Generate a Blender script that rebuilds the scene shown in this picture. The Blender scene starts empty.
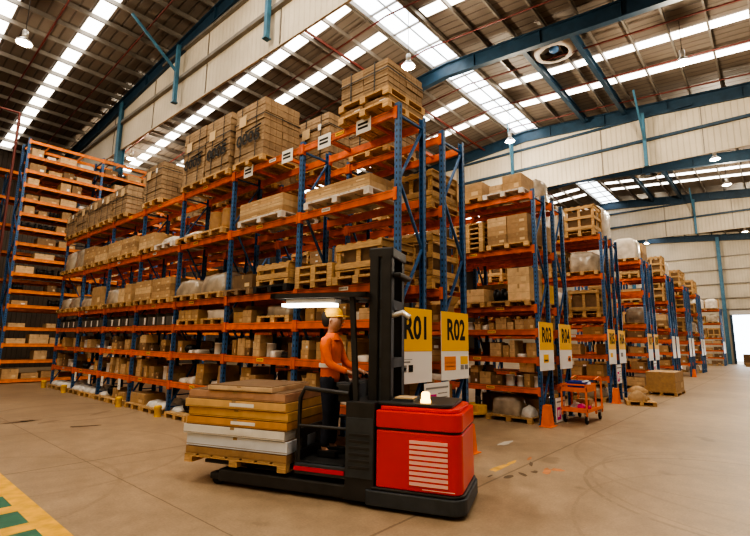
import bpy, bmesh, math, random
from mathutils import Vector, Matrix, Euler
random.seed(11)
RN = random.Random(5)
SC = bpy.context.scene
COL = SC.collection
PI = math.pi

# ------------------------------------------------------------------ materials
MATS = {}
def mat(name, col, rough=.6, metal=0., noise=0., nscale=6., rnd=0., bump=0., emit=None, estr=0., spec=.5, stretch=None):
    if name in MATS: return MATS[name]
    m = bpy.data.materials.new(name); m.use_nodes = True
    nt = m.node_tree; b = nt.nodes['Principled BSDF']
    b.inputs['Roughness'].default_value = rough; b.inputs['Metallic'].default_value = metal
    b.inputs['Specular IOR Level'].default_value = spec
    b.inputs['Base Color'].default_value = (*col, 1)
    if emit:
        b.inputs['Emission Color'].default_value = (*emit, 1); b.inputs['Emission Strength'].default_value = estr
    src = None
    if noise or bump:
        tc = nt.nodes.new('ShaderNodeTexCoord'); n = nt.nodes.new('ShaderNodeTexNoise')
        n.inputs['Scale'].default_value = nscale; n.inputs['Detail'].default_value = 5
        if stretch:
            mp = nt.nodes.new('ShaderNodeMapping'); mp.inputs['Scale'].default_value = stretch
            nt.links.new(tc.outputs['Object'], mp.inputs[0]); nt.links.new(mp.outputs[0], n.inputs['Vector'])
        else: nt.links.new(tc.outputs['Object'], n.inputs['Vector'])
    if noise:
        r = nt.nodes.new('ShaderNodeMapRange'); r.inputs['From Min'].default_value = .3; r.inputs['From Max'].default_value = .7
        r.inputs['To Min'].default_value = 1-noise; r.inputs['To Max'].default_value = 1+noise
        nt.links.new(n.outputs['Fac'], r.inputs['Value']); src = r.outputs[0]
    if rnd:
        oi = nt.nodes.new('ShaderNodeObjectInfo'); r2 = nt.nodes.new('ShaderNodeMapRange')
        r2.inputs['To Min'].default_value = 1-rnd; r2.inputs['To Max'].default_value = 1+rnd
        nt.links.new(oi.outputs['Random'], r2.inputs['Value'])
        if src:
            mm = nt.nodes.new('ShaderNodeMath'); mm.operation = 'MULTIPLY'
            nt.links.new(src, mm.inputs[0]); nt.links.new(r2.outputs[0], mm.inputs[1]); src = mm.outputs[0]
        else: src = r2.outputs[0]
    if src:
        v = nt.nodes.new('ShaderNodeVectorMath'); v.operation = 'SCALE'; v.inputs[0].default_value = col
        nt.links.new(src, v.inputs['Scale']); nt.links.new(v.outputs[0], b.inputs['Base Color'])
    if bump:
        bp = nt.nodes.new('ShaderNodeBump'); bp.inputs['Strength'].default_value = bump; bp.inputs['Distance'].default_value = .02
        nt.links.new(n.outputs['Fac'], bp.inputs['Height']); nt.links.new(bp.outputs[0], b.inputs['Normal'])
    MATS[name] = m
    return m

M = {}
M['blue'] = mat('rack_blue', (.028, .1, .25), .42, noise=.25, nscale=14, rnd=.15)
M['orange'] = mat('beam_orange', (.66, .135, .03), .42, noise=.22, nscale=5, rnd=.18)
M['orange2'] = mat('beam_orange_pale', (.72, .2, .03), .45, noise=.2, nscale=5, rnd=.15)
M['steelblue'] = mat('structure_blue', (.015, .045, .08), .5, noise=.2, nscale=3)
M['colblue'] = mat('column_blue', (.05, .15, .23), .5, noise=.2, nscale=3)
M['galv'] = mat('galvanised_purlin', (.2, .18, .155), .45, .3, noise=.15, nscale=4)
M['deck'] = mat('deck_board', (.2, .12, .06), .75, noise=.3, nscale=5, rnd=.2)
M['wood'] = mat('pallet_wood', (.5, .31, .14), .8, noise=.3, nscale=7, rnd=.25, stretch=(1, 8, 8))
M['wood_dark'] = mat('pallet_wood_dark', (.2, .13, .075), .85, noise=.3, nscale=7, rnd=.2)
M['wood_white'] = mat('pallet_wood_white', (.62, .56, .5), .8, noise=.2, nscale=7)
M['wood_black'] = mat('black_plastic', (.02, .02, .022), .5, noise=.2)
K = {'pale': (.55, .375, .205), 'tan': (.44, .275, .135), 'brown': (.32, .195, .095), 'dark': (.19, .115, .06)}
for k, c in K.items(): M['k_'+k] = mat('kraft_'+k, c, .8, noise=.14, nscale=9, rnd=.14)
M['bale'] = mat('kraft_bale', (.31, .21, .122), .85, noise=.2, nscale=10, rnd=.16)
M['tape'] = mat('packing_tape', (.36, .24, .12), .35)
M['strap'] = mat('strap_black', (.018, .016, .014), .5)
M['paper'] = mat('white_paper', (.78, .76, .72), .7, noise=.05)
M['paper_tan'] = mat('tan_label', (.62, .44, .24), .7)
M['ink'] = mat('ink_black', (.012, .011, .01), .7)
M['yellow'] = mat('sign_yellow', (.9, .5, .012), .5)
M['yellow_paint'] = mat('yellow_guard_paint', (.78, .45, .015), .5, noise=.15)
M['signwhite'] = mat('sign_white', (.8, .8, .79), .45)
M['magenta'] = mat('magenta_print', (.65, .03, .28), .6)
M['sticker_orange'] = mat('orange_print', (.8, .25, .03), .6)
M['grey_print'] = mat('grey_print', (.25, .25, .26), .6)
M['guard_orange'] = mat('guard_orange', (.85, .18, .015), .5, noise=.1)
M['wrap'] = mat('stretch_wrap', (.34, .275, .205), .22, noise=.3, nscale=4, bump=.5, rnd=.15)
M['wrap_white'] = mat('stretch_wrap_white', (.6, .53, .45), .2, noise=.2, nscale=4, bump=.4, rnd=.1)
M['sack'] = mat('white_sack', (.6, .57, .52), .6, noise=.2, nscale=5, bump=.5, rnd=.12)
M['bin'] = mat('grey_bin', (.1, .095, .085), .55, noise=.2, rnd=.25)
M['barrel'] = mat('fibre_drum', (.34, .19, .08), .7, noise=.2, rnd=.1)
M['darkmetal'] = mat('dark_metal', (.035, .034, .034), .4, .5, noise=.2, rnd=.3)
M['steel'] = mat('bright_steel', (.5, .49, .47), .3, .8)
M['tinwhite'] = mat('white_tin', (.7, .69, .66), .35)
M['red'] = mat('truck_red', (.72, .018, .01), .28, noise=.06, nscale=2)
M['ventwhite'] = mat('vent_white', (.85, .5, .45), .5)
M['truckblack'] = mat('truck_black', (.03, .029, .03), .45, noise=.2)
M['truckgrey'] = mat('truck_charcoal', (.045, .052, .06), .5, noise=.2)
M['rubber'] = mat('rubber', (.015, .015, .015), .8)
M['amber'] = mat('amber_lens', (.9, .5, .1), .3, emit=(1, .55, .12), estr=6)
M['lampglow'] = mat('lamp_glow', (1, 1, 1), .3, emit=(1, .93, .8), estr=40)
M['worklight'] = mat('worklight_glow', (1, 1, 1), .3, emit=(1, .93, .8), estr=6)
M['lampbody'] = mat('lamp_reflector', (.6, .58, .55), .3, .7)
M['redpipe'] = mat('sprinkler_red', (.11, .018, .013), .5)
M['cream'] = mat('fan_cream', (.55, .5, .44), .5, noise=.1)
M['motorblue'] = mat('motor_blue', (.06, .16, .34), .4)
M['skin'] = mat('skin', (.5, .27, .18), .55)
M['hivis'] = mat('hivis_orange', (.85, .16, .02), .7, noise=.1, nscale=12)
M['navy'] = mat('navy_cloth', (.02, .025, .045), .85, noise=.2, nscale=15)
M['hair'] = mat('hair_dark', (.02, .013, .01), .8)
M['cap'] = mat('yellow_cap', (.9, .5, .02), .5)
M['reflect'] = mat('reflective_band', (.7, .7, .68), .3)
M['blue_tub'] = mat('blue_plastic', (.02, .06, .4), .4)
M['pink'] = mat('pink_plastic', (.8, .05, .3), .5)
M['clearbag'] = mat('clear_bag', (.6, .6, .62), .25, noise=.2, bump=.5)
M['door_steel'] = mat('door_panel', (.5, .48, .45), .5)

def post_mat():
    m = bpy.data.materials.new('rack_post_blue'); m.use_nodes = True; nt = m.node_tree; b = nt.nodes['Principled BSDF']
    tc = nt.nodes.new('ShaderNodeTexCoord'); sp = nt.nodes.new('ShaderNodeSeparateXYZ'); nt.links.new(tc.outputs['Object'], sp.inputs[0])
    def mth(op, a, bv=None):
        n = nt.nodes.new('ShaderNodeMath'); n.operation = op
        if isinstance(a, float): n.inputs[0].default_value = a
        else: nt.links.new(a, n.inputs[0])
        if bv is not None:
            if isinstance(bv, float): n.inputs[1].default_value = bv
            else: nt.links.new(bv, n.inputs[1])
        return n.outputs[0]
    z = mth('FRACT', mth('MULTIPLY', sp.outputs['Z'], 10.))
    hz = mth('LESS_THAN', z, .42)
    ax = mth('LESS_THAN', mth('ABSOLUTE', sp.outputs['X']), .012); ay = mth('LESS_THAN', mth('ABSOLUTE', sp.outputs['Y']), .012)
    hole = mth('MULTIPLY', hz, mth('MAXIMUM', ax, ay))
    n = nt.nodes.new('ShaderNodeTexNoise'); n.inputs['Scale'].default_value = 8; nt.links.new(tc.outputs['Object'], n.inputs['Vector'])
    mx = nt.nodes.new('ShaderNodeMix'); mx.data_type = 'RGBA'; nt.links.new(n.outputs['Fac'], mx.inputs['Factor'])
    mx.inputs[6].default_value = (.025, .095, .24, 1); mx.inputs[7].default_value = (.055, .15, .33, 1)
    m2 = nt.nodes.new('ShaderNodeMix'); m2.data_type = 'RGBA'; nt.links.new(hole, m2.inputs['Factor']); nt.links.new(mx.outputs[2], m2.inputs[6])
    m2.inputs[7].default_value = (.006, .008, .012, 1); nt.links.new(m2.outputs[2], b.inputs['Base Color']); b.inputs['Roughness'].default_value = .4
    return m
M['post'] = post_mat()

def floor_mat():
    m = bpy.data.materials.new('concrete_floor'); m.use_nodes = True; nt = m.node_tree; b = nt.nodes['Principled BSDF']; L = nt.links
    tc = nt.nodes.new('ShaderNodeTexCoord'); sp = nt.nodes.new('ShaderNodeSeparateXYZ'); L.new(tc.outputs['Object'], sp.inputs[0])
    def N(t, **k):
        n = nt.nodes.new(t)
        for a, v in k.items(): setattr(n, a, v)
        return n
    def mth(op, a, bv=None, c=None):
        n = N('ShaderNodeMath', operation=op)
        for i, v in enumerate((a, bv, c)):
            if v is None: continue
            if isinstance(v, (float, int)): n.inputs[i].default_value = v
            else: L.new(v, n.inputs[i])
        return n.outputs[0]
    n1 = N('ShaderNodeTexNoise'); n1.inputs['Scale'].default_value = .35; n1.inputs['Detail'].default_value = 8; L.new(tc.outputs['Object'], n1.inputs['Vector'])
    n2 = N('ShaderNodeTexNoise'); n2.inputs['Scale'].default_value = 3.; n2.inputs['Detail'].default_value = 8; n2.inputs['Roughness'].default_value = .7; L.new(tc.outputs['Object'], n2.inputs['Vector'])
    n3 = N('ShaderNodeTexNoise'); n3.inputs['Scale'].default_value = 40.; n3.inputs['Detail'].default_value = 3; L.new(tc.outputs['Object'], n3.inputs['Vector'])
    r1 = N('ShaderNodeMapRange'); r1.inputs[1].default_value = .32; r1.inputs[2].default_value = .68; r1.inputs[3].default_value = .84; r1.inputs[4].default_value = 1.14; L.new(n1.outputs['Fac'], r1.inputs[0])
    r2 = N('ShaderNodeMapRange'); r2.inputs[1].default_value = .3; r2.inputs[2].default_value = .7; r2.inputs[3].default_value = .8; r2.inputs[4].default_value = 1.17; L.new(n2.outputs['Fac'], r2.inputs[0])
    r3 = N('ShaderNodeMapRange'); r3.inputs[1].default_value = .3; r3.inputs[2].default_value = .7; r3.inputs[3].default_value = .9; r3.inputs[4].default_value = 1.1; L.new(n3.outputs['Fac'], r3.inputs[0])
    v = mth('MULTIPLY', mth('MULTIPLY', r1.outputs[0], r2.outputs[0]), r3.outputs[0])
    # joints: saw cuts every 4.8 m
    wob = mth('MULTIPLY', mth('SUBTRACT', n2.outputs['Fac'], .5), .03)
    def joint(c, off, per, wid):
        d = mth('ABSOLUTE', mth('SUBTRACT', mth('FRACT', mth('DIVIDE', mth('ADD', mth('SUBTRACT', c, off - per/2), wob), per)), .5))
        return mth('LESS_THAN', d, wid/per)
    j = mth('MAXIMUM', joint(sp.outputs['Y'], 3.08, 4.85, .016), joint(sp.outputs['X'], 2.65, 9.2, .008))
    v = mth('MULTIPLY', v, mth('SUBTRACT', 1., mth('MULTIPLY', j, .42)))
    # curved tyre scuffs
    def arc(cx, cy, r, w, s):
        dx = mth('SUBTRACT', sp.outputs['X'], cx); dy = mth('SUBTRACT', sp.outputs['Y'], cy)
        d = mth('SQRT', mth('ADD', mth('MULTIPLY', dx, dx), mth('MULTIPLY', dy, dy)))
        d = mth('ADD', d, mth('MULTIPLY', wob, 2.))
        e = mth('LESS_THAN', mth('ABSOLUTE', mth('SUBTRACT', d, r)), w)
        br = mth('GREATER_THAN', n2.outputs['Fac'], .44)
        return mth('MULTIPLY', mth('MULTIPLY', e, br), s)
    sc = None
    for a in [(7.6, .4, 1.9, .025, .22), (7.9, .2, 2.1, .018, .16), (8.4, .9, 1.4, .02, .14), (9.6, -.3, 3.3, .03, .13), (6.3, -.6, 2.6, .02, .12), (2.2, 8.8, 2.2, .03, .14), (3.4, 10.2, 2.8, .03, .12), (.9, 7.4, 1.9, .03, .12), (11, 1., 2.3, .03, .1), (4, 13.5, 1.6, .06, .2)]:
        q = arc(*a); sc = q if sc is None else mth('MAXIMUM', sc, q)
    v = mth('MULTIPLY', v, mth('SUBTRACT', 1., sc))
    # oil spots
    n4 = N('ShaderNodeTexNoise'); n4.inputs['Scale'].default_value = 1.1; n4.inputs['Detail'].default_value = 4; L.new(tc.outputs['Object'], n4.inputs['Vector'])
    r4 = N('ShaderNodeMapRange'); r4.inputs[1].default_value = .66; r4.inputs[2].default_value = .72; r4.inputs[3].default_value = 1.; r4.inputs[4].default_value = .72; L.new(n4.outputs['Fac'], r4.inputs[0])
    v = mth('MULTIPLY', v, r4.outputs[0])
    vs = N('ShaderNodeVectorMath', operation='SCALE'); vs.inputs[0].default_value = (.35, .245, .15); L.new(v, vs.inputs['Scale'])
    L.new(vs.outputs[0], b.inputs['Base Color'])
    rr = N('ShaderNodeMapRange'); rr.inputs[3].default_value = .38; rr.inputs[4].default_value = .6; L.new(n2.outputs['Fac'], rr.inputs[0]); L.new(rr.outputs[0], b.inputs['Roughness'])
    bp = N('ShaderNodeBump'); bp.inputs['Strength'].default_value = .08; L.new(n3.outputs['Fac'], bp.inputs['Height']); L.new(bp.outputs[0], b.inputs['Normal'])
    b.inputs['Specular IOR Level'].default_value = .4
    return m

def ribbed_mat(name, c1, rib_shade, axis, per, rough=.6, nz=.12):
    """ribbed steel sheeting: ribs repeat along one axis every per metres"""
    m = bpy.data.materials.new(name); m.use_nodes = True; nt = m.node_tree; b = nt.nodes['Principled BSDF']; L = nt.links
    tc = nt.nodes.new('ShaderNodeTexCoord'); sp = nt.nodes.new('ShaderNodeSeparateXYZ'); L.new(tc.outputs['Object'], sp.inputs[0])
    a = nt.nodes.new('ShaderNodeMath'); a.operation = 'MULTIPLY'; a.inputs[1].default_value = 1/per; L.new(sp.outputs[axis], a.inputs[0])
    f = nt.nodes.new('ShaderNodeMath'); f.operation = 'FRACT'; L.new(a.outputs[0], f.inputs[0])
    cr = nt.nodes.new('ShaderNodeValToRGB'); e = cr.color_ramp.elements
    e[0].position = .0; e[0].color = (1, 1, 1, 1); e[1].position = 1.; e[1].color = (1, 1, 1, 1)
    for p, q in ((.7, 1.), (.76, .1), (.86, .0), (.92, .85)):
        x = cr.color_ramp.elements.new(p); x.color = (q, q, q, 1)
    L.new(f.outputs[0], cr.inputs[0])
    n = nt.nodes.new('ShaderNodeTexNoise'); n.inputs['Scale'].default_value = .6; n.inputs['Detail'].default_value = 6; L.new(tc.outputs['Object'], n.inputs['Vector'])
    mx = nt.nodes.new('ShaderNodeMix'); mx.data_type = 'RGBA'; L.new(cr.outputs[0], mx.inputs['Factor'])
    mx.inputs[6].default_value = (*rib_shade, 1); mx.inputs[7].default_value = (*c1, 1)  # darker second colour paints the shadows of the ribs on flat sheet
    r = nt.nodes.new('ShaderNodeMapRange'); r.inputs[1].default_value = .3; r.inputs[2].default_value = .7; r.inputs[3].default_value = 1-nz*2; r.inputs[4].default_value = 1+nz; L.new(n.outputs['Fac'], r.inputs[0])
    vs = nt.nodes.new('ShaderNodeVectorMath'); vs.operation = 'SCALE'; L.new(mx.outputs[2], vs.inputs[0]); L.new(r.outputs[0], vs.inputs['Scale'])
    L.new(vs.outputs[0], b.inputs['Base Color']); b.inputs['Roughness'].default_value = rough
    bp = nt.nodes.new('ShaderNodeBump'); bp.inputs['Strength'].default_value = .6; bp.inputs['Distance'].default_value = .03
    L.new(cr.outputs[0], bp.inputs['Height']); L.new(bp.outputs[0], b.inputs['Normal'])
    return m
M['floor'] = floor_mat()
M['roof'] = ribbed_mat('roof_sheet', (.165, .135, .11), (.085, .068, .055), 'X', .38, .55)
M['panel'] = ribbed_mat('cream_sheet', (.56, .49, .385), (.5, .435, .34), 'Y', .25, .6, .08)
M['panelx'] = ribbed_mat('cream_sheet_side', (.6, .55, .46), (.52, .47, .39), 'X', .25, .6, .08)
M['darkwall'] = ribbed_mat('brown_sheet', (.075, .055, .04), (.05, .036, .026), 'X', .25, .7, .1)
M['skylight'] = mat('skylight_sheet', (.9, .9, .88), .4, emit=(1, .96, .88), estr=5.5)
M['ridgelight'] = mat('ridge_skylight_sheet', (.85, .9, .95), .3, emit=(.86, .93, 1.), estr=4.5)

# ------------------------------------------------------------------ mesh helpers
class MB:
    def __init__(s): s.v = []; s.f = []; s.m = []; s.mats = []; s.sm = []
    def mi(s, m):
        if m not in s.mats: s.mats.append(m)
        return s.mats.index(m)
    def add(s, vs, fs, m, smooth=False):
        o = len(s.v); k = s.mi(m); s.v += [tuple(v) for v in vs]
        for f in fs: s.f.append([o+i for i in f]); s.m.append(k); s.sm.append(smooth)
    def box(s, x0, x1, y0, y1, z0, z1, m, T=None):
        vs = [Vector((x, y, z)) for z in (z0, z1) for x, y in ((x0, y0), (x1, y0), (x1, y1), (x0, y1))]
        if T: vs = [T @ v for v in vs]
        s.add(vs, [(3, 2, 1, 0), (4, 5, 6, 7), (0, 1, 5, 4), (1, 2, 6, 5), (2, 3, 7, 6), (3, 0, 4, 7)], m)
    def cbox(s, c, d, m, T=None): s.box(c[0]-d[0]/2, c[0]+d[0]/2, c[1]-d[1]/2, c[1]+d[1]/2, c[2]-d[2]/2, c[2]+d[2]/2, m, T)
    def bar(s, a, b, w, h, m):
        a = Vector(a); b = Vector(b); d = b-a; L = d.length; z = d.normalized()
        x = z.cross(Vector((0, 0, 1))); x = x.normalized() if x.length > 1e-4 else Vector((1, 0, 0)); y = z.cross(x)
        vs = [p + x*i*w/2 + y*j*h/2 for p in (a, b) for i, j in ((-1, -1), (1, -1), (1, 1), (-1, 1))]
        s.add(vs, [(3, 2, 1, 0), (4, 5, 6, 7), (0, 1, 5, 4), (1, 2, 6, 5), (2, 3, 7, 6), (3, 0, 4, 7)], m)
    def tube(s, pts, r, m, n=8):
        pts = [Vector(p) for p in pts]; rings = []
        for i, p in enumerate(pts):
            d = (pts[min(i+1, len(pts)-1)] - pts[max(i-1, 0)]).normalized()
            x = d.cross(Vector((0, 0, 1))); x = x.normalized() if x.length > 1e-3 else Vector((1, 0, 0)); y = d.cross(x)
            rr = r[i] if isinstance(r, (list, tuple)) else r
            rings.append([p + (x*math.cos(2*PI*k/n) + y*math.sin(2*PI*k/n))*rr for k in range(n)])
        vs = [v for R in rings for v in R]; fs = []
        for i in range(len(pts)-1):
            for k in range(n): fs.append((i*n+k, i*n+(k+1) % n, (i+1)*n+(k+1) % n, (i+1)*n+k))
        s.add(vs, fs, m, True)
        s.add(rings[0], [tuple(range(n-1, -1, -1))], m); s.add(rings[-1], [tuple(range(n))], m)
    def lathe(s, prof, m, c=(0, 0, 0), n=16, T=None):
        vs = []; fs = []
        for r, z in prof:
            for k in range(n): vs.append(Vector((c[0]+r*math.cos(2*PI*k/n), c[1]+r*math.sin(2*PI*k/n), c[2]+z)))
        if T: vs = [T @ v for v in vs]
        for i in range(len(prof)-1):
            for k in range(n): fs.append((i*n+k, i*n+(k+1) % n, (i+1)*n+(k+1) % n, (i+1)*n+k))
        s.add(vs, fs, m, True)
        if prof[0][0] > 1e-4: s.add(vs[:n], [tuple(range(n-1, -1, -1))], m)
        if prof[-1][0] > 1e-4: s.add(vs[-n:], [tuple(range(n))], m)
    def prism(s, poly, z0, z1, m, T=None):
        n = len(poly); vs = [Vector((x, y, z)) for z in (z0, z1) for x, y in poly]
        if T: vs = [T @ v for v in vs]
        s.add(vs, [tuple(range(n-1, -1, -1)), tuple(range(n, 2*n))] + [(i, (i+1) % n, n+(i+1) % n, n+i) for i in range(n)], m)
    def mesh(s, name='mesh'):
        me = bpy.data.meshes.new(name); me.from_pydata(s.v, [], s.f)
        for m in s.mats: me.materials.append(m)
        me.polygons.foreach_set('material_index', s.m); me.polygons.foreach_set('use_smooth', s.sm)
        bm = bmesh.new(); bm.from_mesh(me); bmesh.ops.recalc_face_normals(bm, faces=bm.faces); bm.to_mesh(me); bm.free()
        me.update(); return me

def link(name, me, parent=None, loc=(0, 0, 0), rot=(0, 0, 0)):
    o = bpy.data.objects.new(name, me); COL.objects.link(o); o.location = loc; o.rotation_euler = rot
    if parent: o.parent = parent
    return o
def empty(name, loc=(0, 0, 0), rz=0): 
    o = link(name, None, None, loc, (0, 0, rz)); o.empty_display_size = .2; return o
def tag(o, label=None, cat=None, group=None, kind=None):
    if label: o['label'] = label
    if cat: o['category'] = cat
    if group: o['group'] = group
    if kind: o['kind'] = kind
    return o
def one(name, fn, parent=None, loc=(0, 0, 0), rz=0, bevel=0):
    b = MB(); fn(b); o = link(name, b.mesh(name), parent, loc, (0, 0, rz))
    if bevel:
        md = o.modifiers.new('bevel', 'BEVEL'); md.width = bevel; md.segments = 2; md.limit_method = 'ANGLE'
    return o
def copy_tree(o, parent=None):
    c = o.copy(); COL.objects.link(c)
    if parent: c.parent = parent
    for ch in o.children: copy_tree(ch, c)
    return c
def text(body, m, parent, loc, width, height, name='lettering', rz=0, bold=.0, ext=.002):
    cu = bpy.data.curves.new(name, 'FONT'); cu.body = body; cu.size = 1; cu.extrude = 0.0; cu.offset = bold
    cu.align_x = 'CENTER'; cu.align_y = 'CENTER'; cu.materials.append(m); cu.resolution_u = 3
    o = bpy.data.objects.new(name, cu); COL.objects.link(o)
    TEXTS.append((o, width, height)); o.parent = parent; o.location = loc; o.rotation_euler = (PI/2, 0, rz)
    return o
TEXTS = []

# ------------------------------------------------------------------ setting
H = 1.8
YR, ZR, SL = 10.75, 15.2, .08
def roofz(y): return ZR - SL*abs(y-YR)
X0, X1, Y0, Y1 = -9., 64.2, -14., 35.
FR = [-1.2, 8., 17.3, 26.5, 36., 45.4, 54.8, 64.]
o = one('floor', lambda b: b.box(X0, X1+14, Y0, Y1, -.1, 0, M['floor'])); tag(o, kind='structure')
def roof_fn(b):
    # two slopes with the ridge opening between them
    for sg, ya, yb in ((1, YR+.75, Y1), (-1, YR-.75, Y0)):
        za, zb = roofz(ya), roofz(yb)
        b.add([(X0, ya, za), (X1, ya, za), (X1, yb, zb), (X0, yb, zb)], [(0, 1, 2, 3)], M['roof'])
ceiling = one('ceiling', roof_fn); tag(ceiling, kind='structure')
STR = [-3.6, -1.2+.6, 2.6, 5.2, 11.65, 13.95, 21.05, 23.5, 30.4, 32.8, 40.2, 42.1, 49.4, 51.6, 58.6, 60.8]
for x in STR:
    def f(b):
        for ya, yb in ((YR+1.0, Y1-.4), (Y0+.4, YR-1.0)):
            za, zb = roofz(ya)-.025, roofz(yb)-.025; w = .28
            b.add([(x-w, ya, za), (x+w, ya, za), (x+w, yb, zb), (x-w, yb, zb)], [(0, 1, 2, 3)], M['skylight'])
    one('skylight_panel', f, ceiling)
# ridge skylight
rs = one('window_1', lambda b: b.add([(X0, YR-.75, ZR-.06), (X1, YR-.75, ZR-.06), (X1, YR, ZR+.02), (X0, YR, ZR+.02), (X1, YR+.75, ZR-.06), (X0, YR+.75, ZR-.06)], [(0, 1, 2, 3), (3, 2, 4, 5)], M['ridgelight']))
tag(rs, kind='structure')
def fr(b):
    for y in (YR-.78, YR+.78): b.box(X0, X1, y-.05, y+.05, ZR-.28, ZR-.06, M['galv'])
    b.box(X0, X1, YR-.02, YR+.02, ZR-.06, ZR+.0, M['galv'])
    x = X0
    while x < X1: b.box(x-.03, x+.03, YR-.75, YR+.75, ZR-.16, ZR-.08, M['galv']); x += 1.55
one('window_frame', fr, rs)
# purlins
py = [YR+.9+1.27*i for i in range(0, 19)] + [YR-.9-1.27*i for i in range(0, 19)]
for y in py:
    if Y0 < y < Y1:
        one('purlin', lambda b: b.box(X0, X1, y-.035, y+.035, roofz(y)-.24, roofz(y)-.05, M['galv']), ceiling)
# rafters: sloped I-beams
for x in FR:
    def f(b):
        for sg, ye in ((1, Y1), (-1, Y0)):
            a = Vector((x, YR, ZR-.62)); c = Vector((x, ye, roofz(ye)-.62))
            for dz, w, h in ((0, .05, .6), (.32, .26, .05), (-.32, .26, .05)):
                vs = [p + Vector((i*w/2, 0, dz + j*h/2)) for p in (a, c) for i, j in ((-1, -1), (1, -1), (1, 1), (-1, 1))]
                b.add(vs, [(3, 2, 1, 0), (4, 5, 6, 7), (0, 1, 5, 4), (1, 2, 6, 5), (2, 3, 7, 6), (3, 0, 4, 7)], M['steelblue'])
            y = YR + sg*1.5
            while Y0 < y < Y1:
                z = roofz(y)-.62; b.box(x-.12, x+.12, y-.015, y+.015, z-.3, z+.3, M['steelblue']); y += sg*3.0
    one('rafter', f, ceiling)
# hanging cream curtains under three frames
for k, x in enumerate(FR[1:6]):
    if k % 2: continue
    nm = {0: 'wall_upper_near', 2: 'wall_upper_far', 4: 'wall_upper_end'}[k]
    zb = 11.08
    def f(b):
        ys = [Y0, YR, Y1]
        for i in range(2):
            ya, yb = ys[i], ys[i+1]
            b.add([(x, ya, zb), (x, yb, zb), (x, yb, roofz(yb)-.95), (x, ya, roofz(ya)-.95)], [(0, 1, 2, 3)], M['panel'])
            b.add([(x+.06, ya, zb), (x+.06, yb, zb), (x+.06, yb, roofz(yb)-.95), (x+.06, ya, roofz(ya)-.95)], [(3, 2, 1, 0)], M['panel'])
        b.box(x-.01, x+.07, Y0, Y1, zb-.02, zb+.04, M['panel'])
    w = one(nm, f); tag(w, kind='structure')
    def g(b):
        for z, hh in ((12.45, .07), (13.75, .06)):
            if z > 13.5: b.box(x-.14, x-.005, 2.2, 19.5, z-hh, z+hh, M['steelblue' if k else 'galv'])
            else: b.box(x-.16, x-.005, Y0, Y1, z-hh, z+hh, M['steelblue' if k else 'galv'])
    one('girt', g, w)
    def g2(b):
        y = 1.9
        while y < Y1: b.box(x-.03, x-.004, y-.02, y+.02, zb+.02, roofz(y)-.95, M['galv']); y += 4.6
        y = -2.7
        while y > Y0: b.box(x-.03, x-.004, y-.02, y+.02, zb+.02, roofz(y)-.95, M['galv']); y -= 4.6
    one('panel_joint', g2, w)
# hanging struts with fly braces at the curtains
def strut(x, y, ztop, zbot, by, bz):
    def f(b):
        b.box(x-.32, x-.18, y-.08, y+.08, zbot, ztop, M['colblue'])
        b.box(x-.36, x-.14, y-.1, y+.1, zbot-.03, zbot+.02, M['colblue'])
        b.bar((x-.25, y, zbot+1.35), (x-2.1, by, bz), .09, .09, M['colblue'])
    s_ = one('trim_1', f); s_.name = 'trim_%d' % strut.n; strut.n += 1; tag(s_, kind='structure')
strut.n = 1
strut(8., 17.75, 13.9, 11.35, 17.9, 14.35)
strut(26.5, 4.35, 13.9, 11.0, 4.35, 14.4)
strut(26.5, 11.6, 14.2, 11.1, 11.0, 14.7)
strut(8., 11.5, 14.3, 11.35, 11.5, 14.8)
strut(45.4, 4.35, 13.9, 11.0, 4.35, 14.4)
# blue columns
for x, y in ((8., 23.9), (X1-.35, 4.3), (X1-.35, 13.), (8., -13.6), (26.5, -13.6)):
    def f(b):
        zt = roofz(y)-.6
        b.box(x-.15, x+.15, y-.02, y+.02, 0, zt, M['colblue']); b.box(x-.18, x-.14, y-.17, y+.17, 0, zt, M['colblue']); b.box(x+.14, x+.18, y-.17, y+.17, 0, zt, M['colblue'])
        b.box(x-.24, x+.24, y-.24, y+.24, 0, .03, M['colblue'])
    c_ = one('trim_%d' % strut.n, f); strut.n += 1; tag(c_, kind='structure')
# trimmer beams round the roof fan
for y, xa, xb in ((7.2, 17.4, 26.3), (5.2, 17.4, 26.3), (7.2, 36.1, 45.2), (5.2, 36.1, 45.2)):
    def f(b):
        z = roofz(y)-.45
        b.box(xa, xb, y-.02, y+.02, z-.17, z+.17, M['steelblue']); b.box(xa, xb, y-.1, y+.1, z+.15, z+.19, M['steelblue']); b.box(xa, xb, y-.1, y+.1, z-.19, z-.15, M['steelblue'])
    one('trimmer_beam', f, ceiling)
# end wall with the open roller door
DY0, DY1, DZ = -3.2, 3.7, 5.3
def f(b):
    x = X1
    def q(ya, yb, za, zb): b.box(x, x+.1, ya, yb, za, zb, M['panel'])
    q(DY1, Y1, 0, 12.7); q(Y0, DY0, 0, 12.7); q(DY0, DY1, DZ, 12.7)
    for ya, yb in ((Y0, YR), (YR, Y1)):
        b.add([(x, ya, 12.7), (x, yb, 12.7), (x, yb, roofz(yb)), (x, ya, roofz(ya))], [(0, 1, 2, 3)], M['panel'])
we = one('wall_end', f); tag(we, kind='structure')
def f(b):
    for z in (5.95, 7.2, 8.8, 10.4, 11.9): b.box(X1-.14, X1-.004, Y0, Y1, z-.05, z+.05, M['galv'])
one('girt', f, we)
def f(b):
    b.box(X1-.16, X1+.12, DY1, DY1+.22, 0, DZ+.2, M['steelblue']); b.box(X1-.16, X1+.12, DY0-.22, DY0, 0, DZ+.2, M['steelblue'])
    b.box(X1-.2, X1+.12, DY0-.22, DY1+.22, DZ, DZ+.5, M['door_steel'])
dr = one('door_1', f); tag(dr, kind='structure')
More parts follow.
